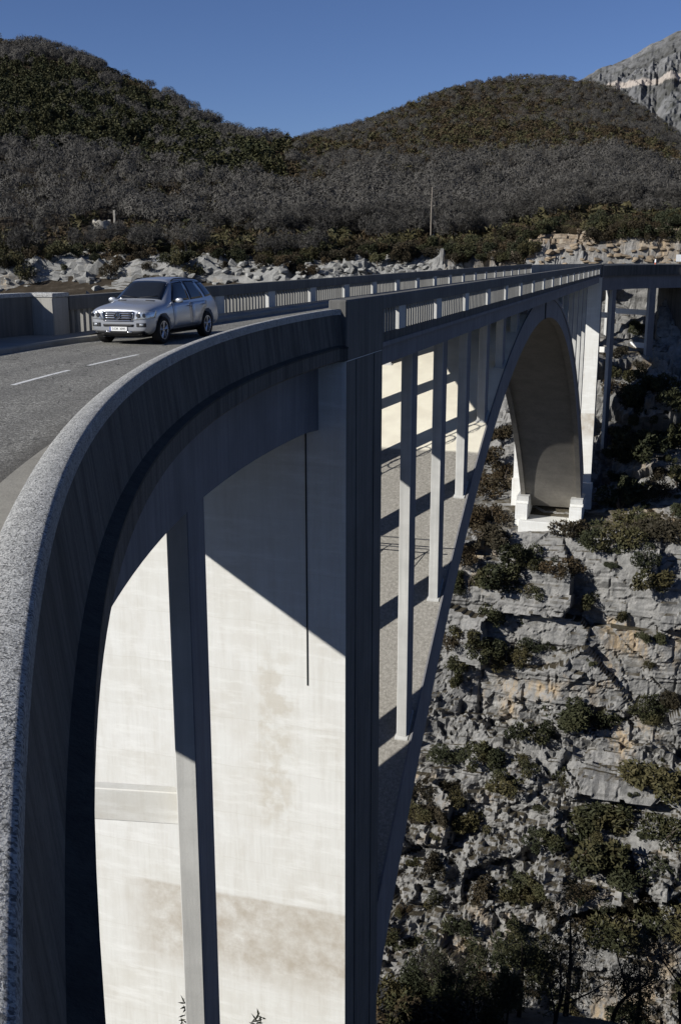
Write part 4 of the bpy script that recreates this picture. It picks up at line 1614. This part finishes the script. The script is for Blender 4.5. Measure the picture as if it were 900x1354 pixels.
for x, y, h, sd, ln, lb in [(20.5, 48, 12.0, 1, .05, 'tall black bare tree forking at the bottom right corner'),
                            (17.4, 46.5, 9.0, 2, -.2, 'slender bare tree leaning left beside the tall forked one at bottom right'),
                            (14.0, 47, 8.0, 3, .1, 'small bare tree among the dark evergreens near the bottom edge'),
                            (5.2, 44, 6.5, 4, .2, 'thin bare sapling beside the foot of the near pier'),
                            (22.5, 46, 9.5, 5, .15, 'bare tree cut by the right edge of the picture near the bottom'), (18.8, 49, 11.0, 12, -.1, 'wide bare tree just left of the tall forked tree at bottom right'), (10.2, 44, 7.5, 14, .15, 'bare tree rising from the evergreens left of the tallest evergreen')]:
    near_tree_bare(x, y, h, sd, ln, lb)
near_tree_bare(1.6, 27.2, 8.5, 8, .1, 'dry leafless sapling in front of the dark side of the near pier')
for i, (x, y, h, lb) in enumerate([(6.5, 45, 6.0, 'dark evergreen just right of the near pier at the bottom edge'), (9.0, 46, 7.4, 'dark evergreen left of the tallest one at the bottom edge'),
                                   (11.6, 47, 9.6, 'tallest dark evergreen in the middle of the clump at bottom right'), (15.6, 48, 8.0, 'dark evergreen between the tallest evergreen and the forked bare tree'), (18.4, 45, 6.4, 'dark evergreen at the foot of the tall forked bare tree'),
                                   (3.6, 44.0, 4.4, 'low dark evergreen hard against the near pier at the bottom edge'), (5.0, 42.4, 4.6, 'second dark evergreen from the near pier at the bottom edge'), (4.6, 46.5, 5.2, 'dark evergreen behind the two lowest ones next to the near pier'), (7.8, 43, 4.6, 'small dark evergreen at the bottom edge near the pier')]):
    near_conifer(x, y, h, 60 + i, lb)
near_conifer(-3.75, 23.6, 11.0, 80, 'dark treetop poking up before the slim front column of the near approach', .3, -1.7)
near_conifer(-2.35, 24.2, 10.6, 81, 'dark treetop poking up before the sunlit pier wall', .3, -1.9)

for i, (x, y, h, lb) in enumerate([(2.0, 39.6, 2.6, 'low dark bush nearest the foot of the near pier at the bottom edge'), (3.0, 41.2, 2.4, 'low dark bush beside the thin sapling at the bottom edge'),
                                   (4.2, 39.8, 2.8, 'broad low bush just right of the near pier foot'), (2.7, 43.0, 2.6, 'low bush tucked behind the near pier edge at the bottom'), (5.6, 40.6, 2.4, 'small bush right of the broad low bush at the bottom edge')]):
    place('juniper' if i % 2 else 'rusty', i, (x, y, float(near_z(np.array(x), np.array(y))) - .2), h, i * 1.3, 'juniper_bush' if i % 2 else 'rusty_bush', lb, 'bush', None, 1.2)

# ------------------------------------------------------------------ the car
def paint():
    t = NT('silver blue car paint', 0.32, 0.5, 0.55)
    nz = t.noise(180, detail=1)
    t.color(t.ramp(nz, [(0.3, (0.37, 0.385, 0.41)), (0.7, (0.47, 0.485, 0.51))]))
    t.p.inputs['Coat Weight'].default_value = 0.6
    t.p.inputs['Coat Roughness'].default_value = 0.08
    return t.m


M['paint_car'] = paint()
M['glass'] = plain('dark car glass', (0.012, 0.014, 0.017), .05, .6, var=.05)
M['rubber'] = plain('tyre rubber', (0.018, 0.018, 0.018), .85, .2)
M['black'] = plain('black plastic trim', (0.02, 0.02, 0.021), .6, .3)
M['chrome'] = plain('chrome', (0.62, 0.62, 0.63), .15, .5, 1.0, var=.03)
M['alloy'] = plain('silver alloy wheel', (0.52, 0.52, 0.53), .3, .5, .8, var=.05)
M['lamp'] = plain('clear lamp lens', (0.55, 0.57, 0.58), .12, .6, .6, var=.35, scale=25)
M['plate'] = plain('white number plate', (0.72, 0.72, 0.70), .5, .4, var=.03)
M['blue'] = plain('blue plate band', (0.02, 0.05, 0.25), .5, .4)

CAR_L, CAR_N = 1.52, -6.02
cp = P0 + AV * CAR_L + NV * CAR_N
car = empty('car', (float(cp[0]), float(cp[1]), 0.0), -AZ - pi / 2)
tag(car, 'silver blue off-road estate car on the left lane of the bridge road', 'car')
CARM = WM[car.name]


def cpart(name, V, Fc, mat, parent=None, smooth=False):
    o = obj(name, V, Fc, mat, None, smooth)
    o.parent = parent or car
    return o


ST = [  # x, w, z0, wb, zb, wr, zr, zc
    (2.37, .68, .33, .64, .88, .48, .925, .945), (2.31, .83, .26, .78, .92, .56, .975, .99), (2.10, .925, .24, .86, .975, .60, 1.03, 1.05),
    (1.70, .955, .24, .885, 1.02, .62, 1.085, 1.105), (1.30, .96, .24, .895, 1.045, .66, 1.125, 1.15), (1.18, .96, .24, .90, 1.05, .69, 1.16, 1.19),
    (.82, .96, .24, .905, 1.06, .68, 1.42, 1.455), (.45, .96, .24, .91, 1.07, .645, 1.655, 1.70), (.30, .96, .24, .91, 1.075, .64, 1.69, 1.735), (-.2, .96, .24, .91, 1.09, .635, 1.715, 1.775),
    (-.9, .96, .24, .91, 1.115, .625, 1.71, 1.77), (-1.55, .96, .25, .905, 1.145, .60, 1.675, 1.73), (-1.85, .955, .26, .885, 1.16, .575, 1.62, 1.675),
    (-2.10, .945, .28, .86, 1.14, .61, 1.34, 1.385), (-2.26, .92, .30, .83, 1.02, .66, 1.12, 1.14), (-2.37, .84, .36, .74, .90, .55, .97, .98)]
V, Fc = [], []
for (x, w, z0, wb, zb, wr, zr, zc) in ST:
    half = [(.78 * w, z0), (w * .99, z0 + .12), (w, .60), (w - .012, .84 if zb > .95 else zb - .1), (wb, zb), (wr, zr), (wr * .55, zr * .35 + zc * .65)]
    ring_ = [(0, z0)] + half + [(0, zc)] + [(-y, z) for y, z in reversed(half)]
    V += [(x, y, z) for y, z in ring_]
m = len(V) // len(ST)
for i in range(len(ST) - 1):
    for j in range(m):
        kq = (j + 1) % m
        Fc.append((i * m + j, i * m + kq, (i + 1) * m + kq, (i + 1) * m + j))
Fc += [tuple(range(m)), tuple((len(ST) - 1) * m + j for j in reversed(range(m)))]
tmp = recalc(obj('car_shell', V, Fc, M['paint_car']))
sub = tmp.modifiers.new('s', 'SUBSURF'); sub.levels = 2; sub.render_levels = 2
AX_F, AX_R, WR = 1.53, -1.385, 0.372
cutters = []
for ax in (AX_F, AX_R):
    for sy in (-1, 1):
        cv, cf = tube([(ax, sy * .58, WR + .01), (ax, sy * 1.3, WR + .01)], .445, 28)
        c = recalc(obj('arch_cutter', cv, cf)); cutters.append(c)
        bo = tmp.modifiers.new('b', 'BOOLEAN'); bo.operation = 'DIFFERENCE'; bo.object = c; bo.solver = 'EXACT'
dg = bpy.context.evaluated_depsgraph_get()
ev = tmp.evaluated_get(dg)
bme = bpy.data.meshes.new_from_object(ev)
for o in [tmp] + cutters:
    bpy.data.objects.remove(o, do_unlink=True)
bme.name = 'body'
if not bme.materials: bme.materials.append(M['paint_car'])
bme.polygons.foreach_set('use_smooth', [True] * len(bme.polygons))
body = bpy.data.objects.new('body', bme)
COL.objects.link(body)
body.parent = car
bvh_b = BVHTree.FromPolygons([v.co.copy() for v in bme.vertices], [tuple(p.vertices) for p in bme.polygons])


def patch(name, corners, direction, mat, parent=None, off=.006, n=(8, 8), smooth=True, thick=0.0):
    """a panel laid on the body: four corners are thrown onto it along direction and lifted off"""
    d = Vector(direction).normalized()
    c = [Vector(p) for p in corners]
    V, Fc = [], []
    a, b = n
    for i in range(a + 1):
        for j in range(b + 1):
            u, v = i / a, j / b
            p = (c[0] * (1 - u) + c[1] * u) * (1 - v) + (c[3] * (1 - u) + c[2] * u) * v
            h = bvh_b.ray_cast(p - d * 3.0, d)
            q = h[0] if h[0] is not None else p
            V.append(tuple(q - d * off))
    for i in range(a):
        for j in range(b):
            k0 = i * (b + 1) + j
            Fc.append((k0, k0 + 1, k0 + b + 2, k0 + b + 1))
    o = cpart(name, V, Fc, mat, parent, smooth)
    so = o.modifiers.new('thickness', 'SOLIDIFY'); so.thickness = .008; so.offset = 0
    return o


patch('windscreen', [(1.16, -.70, 1.17), (1.16, .70, 1.17), (.50, .60, 1.69), (.50, -.60, 1.69)], (-.55, 0, -.84), M['glass'], n=(10, 8))
patch('rear_window', [(-2.14, -.60, 1.26), (-2.14, .60, 1.26), (-1.92, .52, 1.62), (-1.92, -.52, 1.62)], (.9, 0, -.4), M['glass'])
for sy in (1, -1):
    dv = (0, -sy, 0)
    Y = lambda pts: [(x, sy * 1.0, z) for x, z in pts]
    patch('side_window', Y([(.86, 1.115), (-.28, 1.125), (-.28, 1.64), (.36, 1.60)]), dv, M['glass'])
    patch('side_window', Y([(-.36, 1.125), (-1.24, 1.15), (-1.08, 1.625), (-.36, 1.64)]), dv, M['glass'])
    patch('side_window', Y([(-1.42, 1.165), (-2.0, 1.20), (-1.76, 1.56), (-1.24, 1.60)]), dv, M['glass'])
    for x0, x1 in ((.90, -.31), (-.335, -1.30)):
        dr = patch('door', Y([(x0, .40), (x1, .40), (x1 - (.10 if x0 < 0 else 0), 1.075), (x0, 1.055)]), dv, M['paint_car'], off=.005, n=(6, 8))
        hx = x1 + .16
        hv_, hf_ = tube([(hx + .11, sy * .965, .97), (hx + .09, sy * 1.0, .975), (hx - .09, sy * 1.0, .98), (hx - .11, sy * .965, .98)], .016, 6)
        cpart('handle', hv_, hf_, M['paint_car'], dr, True)
        # seam around the door
        for a, b in ((x0 + .008, x0 + .002), (x1 - .002, x1 - .010)):
            patch('door_seam', Y([(a, .42), (b, .42), (b, 1.05), (a, 1.05)]), dv, M['black'], off=.001, n=(1, 8))
    patch('sill', Y([(1.02, .245), (-.90, .245), (-.90, .39), (1.02, .37)]), dv, M['black'], off=.012)
    # lamps, fog lamps
    hl = patch('headlight', [(2.42, sy * .50, .68), (2.05, sy * .97, .73), (1.93, sy * .96, .905), (2.30, sy * .55, .905)], (-.72, -sy * .69, 0), M['lamp'], off=.010)
    for k_, yy in ((0, .60), (1, .76)):
        h = bvh_b.ray_cast(Vector((4, sy * yy, .80)), Vector((-1, 0, 0)))[0]
        cpart('bulb', *tube([h + Vector((.012, 0, 0)), h + Vector((.03, 0, 0))], [.062, .05], 12), M['chrome'] if k_ else M['black'], hl)
    fl = patch('fog_lamp', [(2.6, sy * .54, .50), (2.6, sy * .80, .50), (2.6, sy * .80, .60), (2.6, sy * .54, .60)], (-1, 0, 0), M['black'], off=.010)
    patch('lens', [(2.6, sy * .63, .52), (2.6, sy * .74, .52), (2.6, sy * .74, .585), (2.6, sy * .63, .585)], (-1, 0, 0), M['lamp'], fl, off=.018, n=(3, 3))
    patch('skid_plate', [(2.6, sy * .24, .335), (2.6, sy * .40, .335), (2.6, sy * .40, .375), (2.6, sy * .24, .375)], (-1, 0, 0), M['chrome'], off=.022, n=(3, 2))
    patch('tail_light', [(-2.6, sy * .62, .90), (-2.6, sy * .84, .90), (-2.6, sy * .80, 1.12), (-2.6, sy * .64, 1.12)], (1, 0, 0), M['red'], off=.01)
    # mirror
    bmq = bmesh.new()
    bmesh.ops.create_uvsphere(bmq, u_segments=14, v_segments=10, radius=1)
    for v in bmq.verts:
        v.co = Vector((v.co.x * .06 + .72, sy * (1.045 + v.co.y * .125), 1.14 + math.copysign(abs(v.co.z) ** .7, v.co.z) * .07))
    me_ = bpy.data.meshes.new('mirror'); bmq.to_mesh(me_); bmq.free()
    me_.materials.append(M['paint_car']); me_.polygons.foreach_set('use_smooth', [True] * len(me_.polygons))
    mo = bpy.data.objects.new('mirror', me_); COL.objects.link(mo); mo.parent = car
    cpart('mirror_arm', *tube([(.74, sy * .88, 1.10), (.73, sy * 1.0, 1.11)], .03, 6), M['black'], mo)
    # roof rail
    rp = []
    for x in np.linspace(.25, -1.75, 12):
        h = bvh_b.ray_cast(Vector((x, sy * .565, 3)), Vector((0, 0, -1)))[0]
        e = min(abs(x - .25), abs(x + 1.75))
        rp.append((x, sy * .565, h.z + min(.045, .01 + e * .25)))
    cpart('roof_rail', *tube(rp, .018, 6), M['black'], None, True)
# front
gr = patch('grille', [(2.6, -.40, .67), (2.6, .40, .67), (2.6, .455, .895), (2.6, -.455, .895)], (-1, 0, 0), M['black'], off=.010, n=(10, 4))
for zz in (.715, .775, .835):
    patch('slat', [(2.6, -.40, zz), (2.6, .40, zz), (2.6, .41, zz + .030), (2.6, -.41, zz + .030)], (-1, 0, 0), M['chrome'], gr, off=.024, n=(10, 1))
for a, b in (((-.43, .65), (.43, .675)), ((-.465, .882), (.465, .912))):
    patch('grille_frame', [(2.6, a[0], a[1]), (2.6, b[0], a[1]), (2.6, b[0], b[1]), (2.6, a[0], b[1])], (-1, 0, 0), M['chrome'], gr, off=.026, n=(12, 1))
for sy in (1, -1):
    patch('grille_frame', [(2.6, sy * .40, .665), (2.6, sy * .425, .665), (2.6, sy * .48, .895), (2.6, sy * .445, .895)], (-1, 0, 0), M['chrome'], gr, off=.026, n=(1, 4))
h = bvh_b.ray_cast(Vector((4, 0, .785)), Vector((-1, 0, 0)))[0]
cpart('emblem_disc', *tube([h + Vector((.02, 0, 0)), h + Vector((.045, 0, 0))], .088, 20), M['black'], gr)
rg = [h + Vector((.052, .086 * cos(t), .086 * sin(t))) for t in np.linspace(0, 2 * pi, 25)]
em = [tube(rg, .010, 6)] + [tube([h + Vector((.052, 0, 0)), h + Vector((.052, .08 * sin(t), .08 * cos(t)))], [.014, .004], 5) for t in (0, 2 * pi / 3, 4 * pi / 3)]
cpart('emblem', *join(em), M['chrome'], gr)
patch('air_intake', [(2.6, -.44, .50), (2.6, .44, .50), (2.6, .46, .565), (2.6, -.46, .565)], (-1, 0, 0), M['black'], off=.010, n=(10, 2))
patch('bumper_skirt', [(2.6, -.80, .27), (2.6, .80, .27), (2.6, .74, .39), (2.6, -.74, .39)], (-1, 0, 0), M['black'], off=.012, n=(14, 3))
h = bvh_b.ray_cast(Vector((4, 0, .43)), Vector((-1, 0, 0)))[0]
x0 = h.x + .012
pl_ = cpart('number_plate', wbox(x0, x0 + .014, -.26, .26, .385, .495), BOXF, M['plate'])
recalc(pl_)
cpart('plate_band', wbox(x0 + .0141, x0 + .0165, -.257, -.222, .388, .492), BOXF, M['blue'], pl_)
tc = bpy.data.curves.new('plate_text', 'FONT')
tc.body = 'S:OK 3095'
tc.size = .092
tc.align_x = 'CENTER'; tc.align_y = 'CENTER'
to = bpy.data.objects.new('plate_text', tc)
COL.objects.link(to)
dg = bpy.context.evaluated_depsgraph_get()
tme = bpy.data.meshes.new_from_object(to.evaluated_get(dg))
bpy.data.objects.remove(to, do_unlink=True)
tme.materials.clear(); tme.materials.append(M['black'])
to = bpy.data.objects.new('plate_text', tme); COL.objects.link(to)
to.parent = pl_
to.location = (x0 + .0175, .018, .44)
to.rotation_euler = (pi / 2, 0, pi / 2)
# wipers and bonnet creases
for sy in (1, -1):
    patch('wiper', [(1.18, sy * .05, 1.2), (1.15, sy * .05, 1.2), (1.06, sy * .55, 1.3), (1.09, sy * .55, 1.3)], (-.3, 0, -1), M['black'], off=.02, n=(6, 1))
    patch('bonnet_vent', [(1.33, sy * .30, 1.3), (1.27, sy * .30, 1.3), (1.25, sy * .56, 1.3), (1.31, sy * .56, 1.3)], (0, 0, -1), M['black'], off=.006, n=(3, 1))

# wheels
def lathe(prof, y_sign, seg=32):
    V, Fc = [], []
    k = len(prof)
    for i in range(seg):
        t = 2 * pi * i / seg
        for r_, y in prof:
            V.append((r_ * cos(t), y * y_sign, r_ * sin(t)))
    for i in range(seg):
        j = (i + 1) % seg
        for a in range(k - 1):
            Fc.append((i * k + a, i * k + a + 1, j * k + a + 1, j * k + a))
    return V, Fc


tyre_p = [(.245, -.11), (.30, -.125), (.35, -.12), (WR - .004, -.10), (WR, -.05), (WR, .05), (WR - .004, .10), (.35, .12), (.30, .125), (.245, .11)]
tm = mesh_of('tyre', *lathe(tyre_p, 1), M['rubber'])
rim_parts = [lathe([(.255, .09), (.25, .112), (.232, .112), (.226, .09), (.222, -.09)], 1)]
for i in range(5):
    t = 2 * pi * i / 5 + .3
    for dt in (-.16, .16):
        c0 = (.05 * cos(t), .085, .05 * sin(t)); c1 = (.235 * cos(t + dt), .098, .235 * sin(t + dt))
        rim_parts.append(tube([c0, c1], [.030, .024], 6))
rim_parts.append(tube([(0, .05, 0), (0, .10, 0)], [.065, .055], 14))
rm = mesh_of('rim', *join(rim_parts), M['alloy'])
dm = mesh_of('brake_disc', *tube([(0, .0, 0), (0, .02, 0)], .19, 20), M['black'])
for ax in (AX_F, AX_R):
    for sy in (1, -1):
        we = bpy.data.objects.new('wheel', None)
        COL.objects.link(we); we.parent = car
        we.location = (ax, sy * .835, WR)
        we.rotation_euler = (0, 0, 0 if sy > 0 else pi)
        for nm, me_ in (('tyre', tm), ('rim', rm), ('brake_disc', dm)):
            o = bpy.data.objects.new(nm, me_); COL.objects.link(o); o.parent = we
cpart('underbody', wbox(-2.1, 2.1, -.62, .62, .20, .34), BOXF, M['black'])
